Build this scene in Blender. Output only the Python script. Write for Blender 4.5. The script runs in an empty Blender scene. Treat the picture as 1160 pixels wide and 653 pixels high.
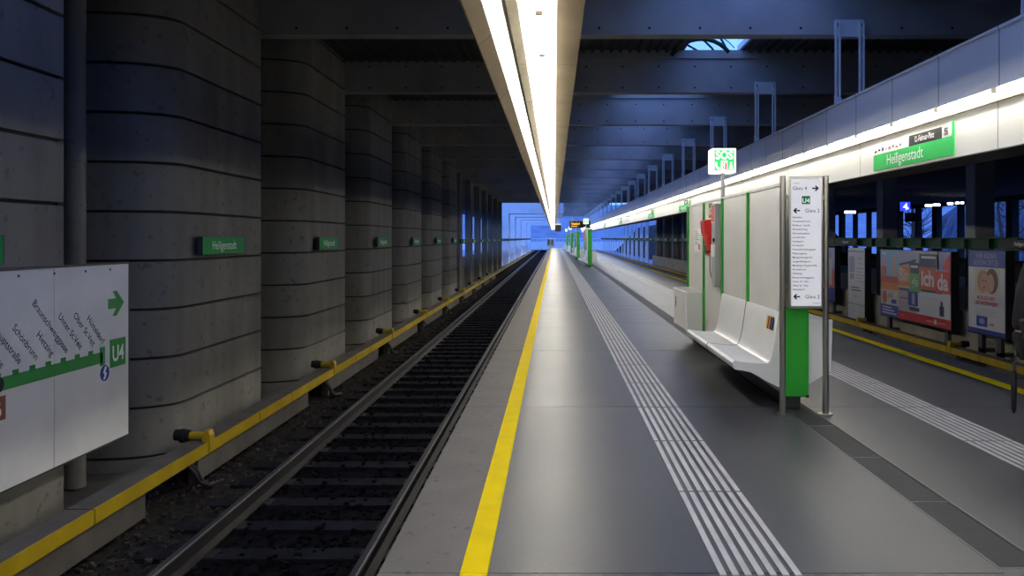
import bpy, bmesh, math, random
from mathutils import Vector, Matrix
random.seed(7)
C = bpy.context.scene.collection
R = math.radians
F = 900.0; VX = 628.0; VY = 270.0; EYE = 1.6          # focal length in pixels, vanishing point, eye height

# ------------------------------------------------------------------ materials
def nt(m):
    m.use_nodes = True
    t = m.node_tree
    return t, t.nodes['Principled BSDF']

_mats = {}
def mat(name, col, rough=0.5, metal=0.0, spec=0.5, emit=None, strength=0.0):
    if name in _mats: return _mats[name]
    m = bpy.data.materials.new(name); t, b = nt(m)
    b.inputs['Base Color'].default_value = (*col, 1)
    b.inputs['Roughness'].default_value = rough
    b.inputs['Metallic'].default_value = metal
    b.inputs['Specular IOR Level'].default_value = spec
    if emit:
        b.inputs['Emission Color'].default_value = (*emit, 1)
        b.inputs['Emission Strength'].default_value = strength
    _mats[name] = m
    return m

def noisy(name, c1, c2, scale=4.0, rough=(0.6, 0.8), bump=0.1, bscale=40.0, stretch=(1, 1, 1), detail=6, spec=0.5, metal=0.0, lo=0.3, hi=0.7, speck=None):
    m = bpy.data.materials.new(name); t, b = nt(m); N = t.nodes; L = t.links
    tc = N.new('ShaderNodeTexCoord'); mp = N.new('ShaderNodeMapping')
    geo = N.new('ShaderNodeNewGeometry')
    L.new(geo.outputs['Position'], mp.inputs['Vector']); mp.inputs['Scale'].default_value = stretch
    n1 = N.new('ShaderNodeTexNoise'); n1.inputs['Scale'].default_value = scale; n1.inputs['Detail'].default_value = detail
    L.new(mp.outputs[0], n1.inputs['Vector'])
    cr = N.new('ShaderNodeValToRGB'); cr.color_ramp.elements[0].position = lo; cr.color_ramp.elements[1].position = hi
    cr.color_ramp.elements[0].color = (*c1, 1); cr.color_ramp.elements[1].color = (*c2, 1)
    L.new(n1.outputs['Fac'], cr.inputs['Fac'])
    col = cr.outputs['Color']
    if speck:
        n3 = N.new('ShaderNodeTexNoise'); n3.inputs['Scale'].default_value = speck[0]; n3.inputs['Detail'].default_value = 2
        L.new(geo.outputs['Position'], n3.inputs['Vector'])
        r3 = N.new('ShaderNodeValToRGB'); r3.color_ramp.elements[0].position = 0.62; r3.color_ramp.elements[1].position = 0.7
        L.new(n3.outputs['Fac'], r3.inputs['Fac'])
        mx = N.new('ShaderNodeMixRGB'); L.new(r3.outputs['Color'], mx.inputs['Fac']); L.new(col, mx.inputs['Color1'])
        mx.inputs['Color2'].default_value = (*speck[1], 1); col = mx.outputs['Color']
    L.new(col, b.inputs['Base Color'])
    mr = N.new('ShaderNodeMapRange'); mr.inputs['To Min'].default_value = rough[0]; mr.inputs['To Max'].default_value = rough[1]
    L.new(n1.outputs['Fac'], mr.inputs['Value']); L.new(mr.outputs[0], b.inputs['Roughness'])
    b.inputs['Specular IOR Level'].default_value = spec; b.inputs['Metallic'].default_value = metal
    if bump:
        n2 = N.new('ShaderNodeTexNoise'); n2.inputs['Scale'].default_value = bscale; n2.inputs['Detail'].default_value = 4
        L.new(geo.outputs['Position'], n2.inputs['Vector'])
        bp = N.new('ShaderNodeBump'); bp.inputs['Strength'].default_value = bump; bp.inputs['Distance'].default_value = 0.02
        L.new(n2.outputs['Fac'], bp.inputs['Height']); L.new(bp.outputs[0], b.inputs['Normal'])
    return m

M = {}
M['pil'] = noisy('board_marked_concrete', (.115, .110, .098), (.18, .172, .152), 2.2, (.8, .95), .12, 30, (1, 1, .22), spec=.2, speck=(9, (.105, .10, .09)))
M['beam'] = noisy('beam_concrete', (.30, .295, .285), (.42, .41, .395), 1.0, (.75, .9), .08, 30, spec=.2)
M['hole'] = mat('tie_hole', (.02, .02, .02), .9)
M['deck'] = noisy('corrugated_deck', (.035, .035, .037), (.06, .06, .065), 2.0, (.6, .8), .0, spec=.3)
M['wallc'] = noisy('recess_concrete', (.10, .095, .09), (.17, .165, .155), 1.3, (.8, .95), .1, 30, spec=.2)
M['floor'] = noisy('asphalt', (.019, .020, .023), (.046, .047, .051), 1.1, (.33, .46), .05, 160, detail=9, spec=.30, lo=.25, hi=.75, speck=(38, (.045, .045, .046)))
M['gap'] = mat('joint', (.012, .012, .012), .9)
M['groove'] = mat('groove', (.028, .027, .026), .9, spec=.1)
M['edge'] = noisy('edge_concrete', (.075, .066, .055), (.115, .103, .088), 3, (.55, .75), .06, 120, spec=.35, speck=(12, (.05, .045, .038)))
M['yellow'] = noisy('yellow_paint', (.66, .47, .0005), (.74, .54, .0008), 6, (.6, .75), .03, 90, spec=.06)
M['tact'] = noisy('tactile_white', (.34, .325, .30), (.46, .445, .42), 5, (.45, .6), .03, 60, spec=.4)
M['drain'] = noisy('drain_plate', (.010, .010, .011), (.022, .022, .024), 6, (.6, .75), .1, 90, spec=.25)
M['steel'] = mat('brushed_steel', (.52, .50, .46), .3, 1.0)
M['edgesteel'] = mat('drain_edge_steel', (.10, .10, .10), .5, .3)
M['panel'] = noisy('partition_panel', (.60, .59, .57), (.66, .65, .63), 2, (.35, .45), .0, spec=.5)
M['green'] = mat('green_enamel', (.015, .30, .022), .4)
M['greensign'] = mat('sign_green', (.006, .24, .045), .6, spec=.2)
M['greenbright'] = mat('sign_green_lamplit', (.012, .46, .085), .5, spec=.2)  # same paint as the other name boards, brightened for the fascia lamplight
M['greendark'] = mat('line_green', (.008, .20, .035), .5)
M['white'] = mat('sign_white', (.80, .80, .78), .5)
M['black'] = mat('black', (.010, .010, .011), .6, spec=.25)
M['dark'] = mat('dark_metal', (.03, .032, .034), .5)
M['greygrey'] = mat('grey_rubber', (.16, .16, .16), .6)
M['bench'] = noisy('bench_fibreglass', (.76, .76, .75), (.80, .80, .79), 3, (.30, .30), .0, spec=.45)
M['red'] = mat('red_enamel', (.62, .02, .012), .35)
M['orange'] = mat('orange', (.75, .22, .01), .5)
M['ylw2'] = mat('sticker_yellow', (.85, .6, .02), .5)
M['blue'] = mat('blue', (.012, .03, .22), .5)
M['ltgrey'] = mat('light_grey_metal', (.42, .42, .43), .4, .3)
M['map'] = noisy('map_board', (.55, .545, .53), (.66, .655, .64), 1.5, (.5, .65), .0, spec=.35)
M['brown'] = mat('line_brown', (.20, .055, .03), .5)
M['rail'] = noisy('rail_rust', (.005, .004, .0035), (.010, .008, .0065), 6, (.6, .8), .1, 60, spec=.3)
M['railmid'] = mat('rail_worn', (.03, .027, .024), .45, .3)
M['railtop'] = mat('rail_polished_glint', (.50, .49, .48), .35, .35)  # polished edge strip, pale so that the lamp glint is in its colour
M['sleeper'] = noisy('sleeper_timber', (.006, .006, .008), (.014, .014, .019), 5, (.8, .95), .1, 60, spec=.03)
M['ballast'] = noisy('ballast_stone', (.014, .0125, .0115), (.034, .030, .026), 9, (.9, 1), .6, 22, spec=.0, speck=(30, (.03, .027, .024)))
M['stone'] = noisy('ballast_stone_loose', (.012, .011, .010), (.055, .048, .042), 7, (.9, 1), 0, spec=.0, speck=(17, (.10, .09, .08)))
M['darkbed'] = noisy('ballast_dark', (.003, .003, .0034), (.010, .0095, .010), 11, (.9, 1), .4, 24, spec=.0)  # darker ballast between the rails
M['guard'] = noisy('yellow_guard', (.28, .19, .004), (.40, .28, .006), 3, (.45, .6), .0, spec=.35)
M['guardgrey'] = noisy('guard_board', (.06, .055, .045), (.10, .092, .08), 3, (.7, .85), .05, 40, spec=.2)
M['fascia'] = noisy('fascia_panel', (.72, .73, .74), (.77, .78, .79), 1, (.4, .5), .0, spec=.4)
M['fascialow'] = noisy('fascia_lower', (.64, .63, .59), (.68, .67, .63), 1, (.45, .55), .0, spec=.35)
M['seam'] = mat('panel_seam', (.05, .05, .055), .7)
M['reflector'] = mat('white_reflector', (.85, .84, .80), .4)
M['trough'] = noisy('trough_panel', (.22, .17, .10), (.28, .22, .14), 3, (.6, .75), .02, 40, spec=.25)
M['strip'] = noisy('strip_cream', (.44, .40, .30), (.50, .46, .35), 3, (.6, .75), .0, spec=.2)
M['tube'] = mat('fluorescent_tube', (.9, .9, .85), .3, emit=(1.0, .955, .85), strength=112.0)
M['tube2'] = mat('fluorescent_tube_hall', (.9, .9, .85), .3, emit=(.95, .97, 1.0), strength=6.0)
M['tubef'] = mat('fluorescent_tube_fascia', (.9, .9, .85), .3, emit=(1.0, .96, .86), strength=86.0)
M['fitting'] = mat('lamp_fitting', (.55, .53, .5), .5)
M['girder'] = mat('green_black_steel', (.006, .034, .018), .6, spec=.15)
M['hanger'] = mat('hanger_steel', (.74, .75, .76), .45)
M['parapet'] = noisy('parapet_concrete', (.20, .18, .145), (.29, .265, .215), 1.5, (.75, .9), .06, 40, spec=.2)
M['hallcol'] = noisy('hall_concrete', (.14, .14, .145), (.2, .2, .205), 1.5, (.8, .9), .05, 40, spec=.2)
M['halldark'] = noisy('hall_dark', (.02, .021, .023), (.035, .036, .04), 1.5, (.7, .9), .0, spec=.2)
M['portal'] = noisy('pale_concrete', (.62, .68, .76), (.70, .76, .84), 1.2, (.7, .85), .05, 30, spec=.2)  # concrete colour tinted towards the blue of the sky light
M['bluecol'] = noisy('sky_tinted_concrete', (.34, .44, .62), (.40, .50, .68), 1.2, (.7, .85), .05, 30, spec=.1)  # blue of the open sky put into the column colour
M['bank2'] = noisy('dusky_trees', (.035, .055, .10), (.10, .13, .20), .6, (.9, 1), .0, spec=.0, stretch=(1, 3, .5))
M['hill'] = noisy('haze_tinted_slope', (.13, .19, .30), (.20, .28, .42), .25, (.9, 1), .0, spec=.05)  # blue haze of distance is painted into the slope colour
M['embank'] = noisy('planted_bank', (.012, .016, .02), (.03, .035, .04), .8, (.9, 1), .0, spec=.05)
M['bark'] = noisy('bark', (.05, .045, .04), (.09, .08, .07), 8, (.8, .95), .2, 20, spec=.1)
M['screen'] = mat('amber_display', (.01, .01, .01), .4, emit=(1.0, .55, .04), strength=1.2)
M['soswhite'] = mat('lit_sign_white', (.9, .9, .88), .4, emit=(1.0, .98, .86), strength=1.0)
M['sosgreen'] = mat('lit_sign_green', (.02, .5, .1), .4, emit=(.02, .62, .16), strength=.9)
M['sosred'] = mat('lit_sign_red', (.7, .08, .02), .4, emit=(1.0, .16, .06), strength=.9)
M['infowhite'] = mat('lit_info_panel', (.8, .8, .8), .4, emit=(.80, .82, .92), strength=.28)
M['bluelit'] = mat('lit_blue', (.01, .01, .4), .4, emit=(.03, .05, 1.0), strength=1.6)
M['bluewhite'] = mat('lit_white', (.9, .9, .9), .4, emit=(1, 1, 1), strength=1.6)
M['glass'] = bpy.data.materials.new('skylight_glass')
t, b = nt(M['glass'])
b.inputs['Base Color'].default_value = (.95, .97, 1, 1); b.inputs['Roughness'].default_value = .05
tr = t.nodes.new('ShaderNodeBsdfTransparent'); mx = t.nodes.new('ShaderNodeMixShader')
tr.inputs['Color'].default_value = (.93, .95, 1, 1); mx.inputs['Fac'].default_value = .06
t.links.new(tr.outputs[0], mx.inputs[1]); t.links.new(b.outputs[0], mx.inputs[2])
t.links.new(mx.outputs[0], t.nodes['Material Output'].inputs['Surface'])
M['p_sky'] = mat('poster_sky', (0.120, 0.252, 0.360), .4)
M['p_skin'] = mat('poster_skin', (0.372, 0.198, 0.132), .4)
M['p_hair'] = mat('poster_hair', (0.300, 0.168, 0.072), .4)
M['p_hair2'] = mat('poster_hair_dark', (0.078, 0.030, 0.018), .4)
M['p_orange'] = mat('poster_orange', (0.450, 0.144, 0.018), .4)
M['p_org2'] = mat('poster_burnt_orange', (0.360, 0.060, 0.015), .4)
M['p_red'] = mat('poster_red', (0.330, 0.012, 0.012), .4)
M['p_red2'] = mat('poster_bright_red', (0.420, 0.036, 0.018), .4)
M['p_green'] = mat('poster_green', (0.060, 0.240, 0.060), .4)
M['p_blue'] = mat('poster_blue', (0.009, 0.021, 0.180), .4)
M['p_white'] = mat('poster_white', (0.408, 0.408, 0.408), .4)
M['p_lilac'] = mat('poster_lilac', (0.210, 0.198, 0.300), .4)
M['p_grey'] = mat('poster_grey', (0.240, 0.228, 0.240), .4)
M['p_cream'] = mat('poster_cream', (0.372, 0.330, 0.252), .4)
M['p_dark'] = mat('poster_dark', (0.018, 0.018, 0.030), .4)
M['pinktext'] = mat('poster_pink_text', (0.372, 0.120, 0.120), .5)
M['skin'] = mat('skin', (.48, .27, .19), .5)
M['coat'] = noisy('black_coat', (.010, .010, .012), (.018, .018, .021), 20, (.7, .9), .1, 200, spec=.2)
M['jeans'] = noisy('blue_jeans', (.02, .04, .11), (.035, .06, .15), 20, (.8, .9), .1, 300, spec=.2)
M['hairm'] = noisy('dark_hair', (.015, .01, .008), (.03, .02, .015), 40, (.5, .7), .2, 80)

# ------------------------------------------------------------------ mesh builder
_txt = {}
def text_geo(s, bold=0.0):
    k = (s, bold)
    if k in _txt: return _txt[k]
    cu = bpy.data.curves.new('t', 'FONT'); cu.body = s; cu.size = 1.0; cu.resolution_u = 3; cu.offset = bold
    o = bpy.data.objects.new('t', cu); C.objects.link(o)
    dg = bpy.context.evaluated_depsgraph_get(); ev = o.evaluated_get(dg); me = ev.to_mesh()
    vs = [v.co.copy() for v in me.vertices]; fs = [tuple(p.vertices) for p in me.polygons]
    ev.to_mesh_clear(); bpy.data.objects.remove(o); bpy.data.curves.remove(cu)
    x0 = min((v.x for v in vs), default=0); x1 = max((v.x for v in vs), default=0)
    _txt[k] = (vs, fs, x0, x1)
    return _txt[k]

class Frame:
    def __init__(s, o, r, u=(0, 0, 1)):
        s.o = Vector(o); s.r = Vector(r); s.u = Vector(u); s.n = s.r.cross(s.u)
    def p(s, u, v, d=0): return s.o + s.r * u + s.u * v + s.n * d

class MB:
    def __init__(s, m=None):
        s.v = []; s.f = []; s.fm = []; s.fs = []; s.mats = []; s.m = m
    def mi(s, m):
        m = m or s.m
        if m not in s.mats: s.mats.append(m)
        return s.mats.index(m)
    def add(s, vs, fs, m=None, smooth=False):
        n = len(s.v); s.v += [tuple(v) for v in vs]; k = s.mi(m)
        for f in fs:
            s.f.append(tuple(n + i for i in f)); s.fm.append(k); s.fs.append(smooth)
        return s
    def box(s, x0, x1, y0, y1, z0, z1, m=None):
        vs = [(x, y, z) for x in (x0, x1) for y in (y0, y1) for z in (z0, z1)]
        return s.add(vs, [(0, 1, 3, 2), (4, 6, 7, 5), (0, 4, 5, 1), (2, 3, 7, 6), (0, 2, 6, 4), (1, 5, 7, 3)], m)
    def prism(s, pts, a, b, axis='y', m=None, smooth=False, mend=None):
        n = len(pts)
        def w(p, t):
            if axis == 'y': return (p[0], t, p[1])
            if axis == 'x': return (t, p[0], p[1])
            return (p[0], p[1], t)
        vs = [w(p, a) for p in pts] + [w(p, b) for p in pts]
        s.add(vs, [(i, (i + 1) % n, n + (i + 1) % n, n + i) for i in range(n)], m, smooth)
        s.add(vs, [tuple(range(n - 1, -1, -1)), tuple(range(n, 2 * n))], mend or m)
        return s
    def fpoly(s, f, pts, d0, d1, m=None):
        n = len(pts)
        vs = [f.p(u, v, d0) for u, v in pts] + [f.p(u, v, d1) for u, v in pts]
        return s.add(vs, [(i, (i + 1) % n, n + (i + 1) % n, n + i) for i in range(n)] + [tuple(range(n - 1, -1, -1)), tuple(range(n, 2 * n))], m)
    def frect(s, f, u0, u1, v0, v1, d0, d1, m=None):
        return s.fpoly(f, [(u0, v0), (u1, v0), (u1, v1), (u0, v1)], d0, d1, m)
    def ftext(s, f, st, u, v, size, d, m=None, align='l', sx=1.0, rot=0.0, bold=0.0):
        vs, fs, x0, x1 = text_geo(st, bold)
        off = {'l': -x0, 'c': -(x0 + x1) / 2, 'r': -x1}[align]
        c, sn = math.cos(rot), math.sin(rot); out = []
        for p in vs:
            a = (p.x + off) * size * sx; b_ = p.y * size
            out.append(f.p(u + a * c - b_ * sn, v + a * sn + b_ * c, d))
        return s.add(out, fs, m)
    def cyl(s, p0, p1, r, n=12, m=None, r1=None, caps=True, smooth=True):
        p0 = Vector(p0); p1 = Vector(p1); d = (p1 - p0).normalized(); r1 = r if r1 is None else r1
        a = d.orthogonal().normalized(); b_ = d.cross(a)
        vs = []
        for p, rr in ((p0, r), (p1, r1)):
            for i in range(n):
                t_ = 2 * math.pi * i / n
                vs.append(p + (a * math.cos(t_) + b_ * math.sin(t_)) * rr)
        s.add(vs, [(i, (i + 1) % n, n + (i + 1) % n, n + i) for i in range(n)], m, smooth)
        if caps: s.add(vs, [tuple(range(n - 1, -1, -1)), tuple(range(n, 2 * n))], m)
        return s
    def tube(s, pts, r, n=8, m=None):
        pts = [Vector(p) for p in pts]; vs = []; a = None
        for i, p in enumerate(pts):
            d = (pts[min(i + 1, len(pts) - 1)] - pts[max(i - 1, 0)]).normalized()
            a = d.orthogonal().normalized() if a is None else (a - d * a.dot(d)).normalized()
            b_ = d.cross(a); rr = r[i] if isinstance(r, (list, tuple)) else r
            for k in range(n):
                t_ = 2 * math.pi * k / n; vs.append(p + (a * math.cos(t_) + b_ * math.sin(t_)) * rr)
        fs = []
        for i in range(len(pts) - 1):
            for k in range(n):
                fs.append((i * n + k, i * n + (k + 1) % n, (i + 1) * n + (k + 1) % n, (i + 1) * n + k))
        s.add(vs, fs, m, True)
        e = (len(pts) - 1) * n
        return s.add(vs, [tuple(range(n - 1, -1, -1)), tuple(range(e, e + n))], m)
    def ball(s, c, r, m=None, n=12, k=8, sc=(1, 1, 1)):
        vs = []
        for j in range(k + 1):
            ph = math.pi * j / k
            for i in range(n):
                th = 2 * math.pi * i / n
                vs.append((c[0] + r * sc[0] * math.sin(ph) * math.cos(th), c[1] + r * sc[1] * math.sin(ph) * math.sin(th), c[2] + r * sc[2] * math.cos(ph)))
        fs = [(j * n + i, (j + 1) * n + i, (j + 1) * n + (i + 1) % n, j * n + (i + 1) % n) for j in range(k) for i in range(n)]
        return s.add(vs, fs, m, True)
    def build(s, name, parent=None, bevel=0.0, seg=2, origin=None):
        me = bpy.data.meshes.new(name)
        if parent is not None: og = Vector(parent.matrix_world.translation) if parent.parent is None else Vector(parent['_o'])
        elif origin is not None: og = Vector(origin)
        else:
            xs = [v[0] for v in s.v]; ys = [v[1] for v in s.v]; zs = [v[2] for v in s.v]
            og = Vector(((min(xs) + max(xs)) / 2, (min(ys) + max(ys)) / 2, min(zs)))
        if parent is not None and parent.parent is None: og = Vector(parent.location)
        me.from_pydata([Vector(v) - og for v in s.v], [], s.f)
        for m in s.mats: me.materials.append(m)
        for p, k, sm in zip(me.polygons, s.fm, s.fs): p.material_index = k; p.use_smooth = sm
        bm = bmesh.new(); bm.from_mesh(me)
        if bevel:
            bmesh.ops.remove_doubles(bm, verts=bm.verts, dist=1e-5)
            ed = [e for e in bm.edges if len(e.link_faces) == 2 and e.calc_face_angle(0) > R(35)]
            bmesh.ops.bevel(bm, geom=ed, offset=bevel, segments=seg, affect='EDGES', profile=.5, clamp_overlap=True)
        bmesh.ops.recalc_face_normals(bm, faces=bm.faces)
        bm.to_mesh(me); bm.free()
        o = bpy.data.objects.new(name, me); C.objects.link(o)
        if parent is not None:
            o.parent = parent
            if parent.parent is None: o['_o'] = tuple(og)
            else: o['_o'] = tuple(og)
        else:
            o.location = og
        return o

def thing(name, label, cat, loc, group=None):
    o = bpy.data.objects.new(name, None); o.empty_display_size = .2; C.objects.link(o); o.location = loc
    return tag(o, label, cat, group)
def tag(o, label, cat, group=None, kind=None):
    o['label'] = label; o['category'] = cat
    if group: o['group'] = group
    if kind: o['kind'] = kind
    return o
def struct(o, label=None, cat=None, group=None):
    o['kind'] = 'structure'
    if label: o['label'] = label
    if cat: o['category'] = cat
    if group: o['group'] = group
    return o
def copy_tree(o, parent=None):
    c = o.copy(); C.objects.link(c)
    if parent is not None: c.parent = parent
    for ch in list(o.children): copy_tree(ch, c)
    return c
def dup(o, dx=0, dy=0, dz=0, label=None, group=None):
    c = copy_tree(o); c.location = Vector(o.location) + Vector((dx, dy, dz))
    if label: c['label'] = label
    if group: c['group'] = group
    return c
ORD = ['first', 'second', 'third', 'fourth', 'fifth', 'sixth', 'seventh', 'eighth', 'ninth', 'tenth', 'eleventh', 'twelfth', 'thirteenth', 'fourteenth', 'fifteenth', 'sixteenth', 'seventeenth', 'eighteenth', 'nineteenth', 'twentieth', 'twenty-first', 'twenty-second', 'twenty-third', 'twenty-fourth', 'twenty-fifth', 'twenty-sixth', 'twenty-seventh', 'twenty-eighth']

Y0, YEND, ROOF = -9.0, 135.0, 72.5
PITCH = 4.9
FRONT = lambda o: Frame(o, (1, 0, 0))
LEFTW = lambda o: Frame(o, (0, 1, 0))      # faces the platform from the track wall
RIGHTW = lambda o: Frame(o, (0, -1, 0))

# ------------------------------------------------------------------ platform
XL, XR = -.84, 5.3
DR0, DR1 = 2.16, 2.39
base = MB(M['gap']).box(XL + .22, XR - .22, Y0, YEND, -1.2, -.02).box(XL + .01, XR - .01, Y0, YEND, -.22, -.02, M['edge'])
fl = base
joints = [3.79 + 3.75 * k for k in range(-4, 40)]
ys = [Y0] + [j for j in joints if Y0 < j < YEND] + [YEND]
g = .004
for a, b_ in zip(ys[:-1], ys[1:]):
    fl.box(-.317, DR0 - .012, a + g, b_ - g, -.02, 0, M['floor'])
    fl.box(DR1 + .012, 4.80, a + g, b_ - g, -.02, 0, M['floor'])
struct(fl.build('floor'), 'dark grey asphalt platform floor between the two tracks', 'platform')
for k, (x0, x1) in enumerate(((XL, -.452), (4.955, XR))):
    m_ = MB(M['edge'])
    for a, b_ in zip(ys[:-1], ys[1:]): m_.box(x0, x1, a + g, b_ - g, -.02, .001)
    struct(m_.build('trim_%d' % (k + 1)), 'beige concrete edge slabs of the platform beside the %s' % ('open track with the route map' if k == 0 else 'track with the posters'), 'platform edge')
for k, (x0, x1) in enumerate(((-.45, -.319), (4.802, 4.953))):
    m_ = MB(M['yellow'])
    for a, b_ in zip(ys[:-1], ys[1:]): m_.box(x0, x1, a + .002, b_ - .002, -.02, .003)
    struct(m_.build('safety_line'), 'yellow painted safety line along the platform edge by the %s' % ('ribbed concrete wall' if k == 0 else 'posters'), 'safety line')
for k, x0 in enumerate((.785, 3.225)):
    m_ = MB(M['tact'])
    y = -6.25
    while y < 128:
        for i in range(7):
            x = x0 + i * .0595
            m_.box(x, x + .032, y + .012, y + 1.238, 0, .005)
        y += 1.25
    struct(m_.build('tactile_paving'), 'strip of seven white raised guidance ribs on the %s side of the bench wall' % ('bench' if k == 0 else 'far'), 'tactile paving')
dr = thing('drain_channel', 'dark drain channel with steel edges running under the bench wall', 'drain', ((DR0 + DR1) / 2, 30, -.02))
dr['kind'] = 'structure'
pl = MB(M['drain']); y = 3.86
while y < 120:
    pl.box(DR0, DR1, y + .006, y + .97, -.019, -.006); y += .98
pl.build('cover_plate', dr)
fr = MB(M['edgesteel']).box(DR0 - .011, DR0 - .001, 3.84, 120, -.019, .002).box(DR1 + .001, DR1 + .011, 3.84, 120, -.019, .002).box(DR0, DR1 + .9, 3.84, 3.852, -.019, .002)
y = 4.83
while y < 40:
    fr.box(DR0, DR1, y - .005, y + .005, -.019, -.003); y += .98
fr.build('edge_frame', dr)
struct(MB(M['floor']).box(DR0 - .012, DR1 + .012, Y0, 3.84, -.02, 0).build('floor_infill'), 'short asphalt strip before the end of the drain channel', 'platform')

# ------------------------------------------------------------------ tracks
def ballast(x0, x1, seed, name, label):
    rnd = random.Random(seed); m_ = MB(M['ballast'])
    ra, rb_ = (-2.95, -1.52) if x0 < 0 else (6.03, 7.47)
    m_.box(x0, ra, Y0 + .02, 184, -1.2, -1.10).box(ra, rb_, Y0 + .02, 184, -1.2, -1.10, M['darkbed']).box(rb_, x1, Y0 + .02, 184, -1.2, -1.10)
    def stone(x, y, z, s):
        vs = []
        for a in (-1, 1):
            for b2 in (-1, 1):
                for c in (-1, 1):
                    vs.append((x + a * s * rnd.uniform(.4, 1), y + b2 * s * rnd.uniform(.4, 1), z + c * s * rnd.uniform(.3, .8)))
        m_.add(vs, [(0, 1, 3, 2), (4, 6, 7, 5), (0, 4, 5, 1), (2, 3, 7, 6), (0, 2, 6, 4), (1, 5, 7, 3)], M['darkbed'] if ra < x < rb_ else M['stone'])
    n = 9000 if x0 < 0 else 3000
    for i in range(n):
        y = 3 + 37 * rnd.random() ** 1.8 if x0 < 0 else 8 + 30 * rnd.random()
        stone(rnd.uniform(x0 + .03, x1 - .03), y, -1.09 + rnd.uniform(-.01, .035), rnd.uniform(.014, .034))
    return tag(m_.build(name), label, 'ballast', kind='stuff')
struct(MB(M['guardgrey']).box(-5.9, 9.15, Y0, 190, -1.5, -1.2).box(-5.9, -4.46, Y0, 190, -1.2, -1.12).build('floor_track'), 'track bed below the platform', 'floor')
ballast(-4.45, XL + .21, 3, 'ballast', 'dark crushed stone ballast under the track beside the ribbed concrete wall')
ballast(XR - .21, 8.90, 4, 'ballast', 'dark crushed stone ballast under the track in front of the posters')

RAILP = [(-.07, -.16), (.07, -.16), (.07, -.15), (.012, -.125), (.012, -.045), (.036, -.035), (.036, -.004), (.03, 0), (-.03, 0), (-.036, -.004), (-.036, -.035), (-.012, -.045), (-.012, -.125), (-.07, -.15)]
def track(xa, xb, label):
    xc = (xa + xb) / 2; t_ = thing('railway_track', label, 'railway track', (xc, 60, -1.12))
    for x in (xa, xb):
        m_ = MB(M['rail'])
        m_.prism([(x + p[0], -.9 + p[1]) for p in RAILP], Y0, 185, 'y')
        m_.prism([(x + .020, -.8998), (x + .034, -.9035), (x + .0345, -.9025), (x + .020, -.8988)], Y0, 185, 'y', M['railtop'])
        m_.box(x - .030, x + .020, Y0, 185, -.9, -.8992, M['railmid'])
        m_.build('rail', t_)
    proto = None; rest = MB(M['sleeper']); k = 0; y = 3.4
    while y < 150:
        if k < 98:
            m_ = MB(M['sleeper']).box(xc - 1.25, xc + 1.25, y - .12, y + .12, -1.12, -1.061)
            for x in (xa, xb):
                m_.box(x - .15, x + .15, y - .09, y + .09, -1.061, -1.0601, M['rail'])
            if proto is None: proto = m_.build('sleeper', t_, bevel=.008, seg=1); py = y
            else:
                c = proto.copy(); C.objects.link(c); c.parent = t_; c.location = (0, y - py, 0)
        else: rest.box(xc - 1.25, xc + 1.25, y - .12, y + .12, -1.12, -1.061)
        k += 1; y += .66
    o = rest.build('sleeper_row', t_); o['kind'] = 'stuff'
    return t_
track(-2.99, -1.49, 'railway track with dark sleepers between the platform and ribbed concrete wall')
track(6.0, 7.5, 'railway track in front of the poster wall, seen past the platform edge')

# yellow covered conductor rails
def conductor(xf, side, label, ks):
    # xf: x of the yellow face that looks at the track; side: +1 when the face looks to +x
    t_ = thing('conductor_rail', label, 'conductor rail', (xf - side * .1, 60, -1.10))
    s_ = -side
    cov = MB(M['guard'])
    y = -8.2; cuts = [y]
    while y < 150: y += 4.9; cuts += [y - 1.25, y]
    def w(a, b2): return (min(a, b2), max(a, b2))
    for a, b2 in zip(cuts[:-1], cuts[1:]):
        x0, x1 = w(xf, xf + s_ * .02)
        cov.box(x0, x1, a + .012, b2 - .012, -.745, -.62)
        x0, x1 = w(xf + s_ * .02, xf + s_ * .24)
        cov.box(x0, x1, a + .012, b2 - .012, -.645, -.62, M['guardgrey'])
    cov.build('cover', t_)
    bd = MB(M['guardgrey']); x0, x1 = w(xf + s_ * .05, xf + s_ * .09)
    for k in ks: bd.box(x0, x1, k - .2, k + 3.6, -1.0, -.745)
    bd.build('side_board', t_)
    rl = MB(M['rail']); x0, x1 = w(xf + s_ * .11, xf + s_ * .18); rl.box(x0, x1, -8, 148, -.82, -.70); rl.build('contact_rail', t_)
    for k in ks:
        m_ = MB(M['guardgrey'])
        x0, x1 = w(xf + s_ * .1, xf + s_ * .22); m_.box(x0, x1, k - .05, k + .05, -1.1, -.645)
        m_.build('bracket', t_)
        h = MB(M['guard'])
        cx = xf + s_ * .03
        h.prism([(cx - .045, -.74), (cx + .045, -.74), (cx + .045, -.55), (cx + .025, -.5), (cx - .025, -.5), (cx - .045, -.55)], k - .06, k + .06, 'y')
        h.cyl((cx + s_ * .03, k, -.565), (cx + s_ * .2, k, -.565), .045, 12)
        hc = h.build('clamp', t_, bevel=.006)
        MB(M['black']).cyl((cx + s_ * .2, k, -.565), (cx + s_ * .36, k, -.555), .062, 12).cyl((cx + s_ * .25, k, -.565), (cx + s_ * .3, k, -.565), .075, 12).build('insulator', hc)
        for j in range(2):
            MB(M['black']).tube([(cx + s_ * .1, k - .35 - j * .06, -.72), (cx - s_ * .04, k - .36 - j * .06, -.85), (cx - s_ * .07, k - .32 - j * .06, -.96), (cx - s_ * .10, k - .2 - j * .04, -1.04), (cx - s_ * .12, k - .02, -1.06), (cx - s_ * .11, k + .12, -1.08)], .02, 8).build('feeder_cable', hc)
    return t_
conductor(-3.76, 1, 'yellow conductor rail cover along the foot of the ribbed concrete wall', [3.8 + PITCH * k for k in range(0, 10)])
conductor(8.05, -1, 'yellow conductor rail cover below the posters', [11.3 + PITCH * k for k in range(0, 8)])

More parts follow.
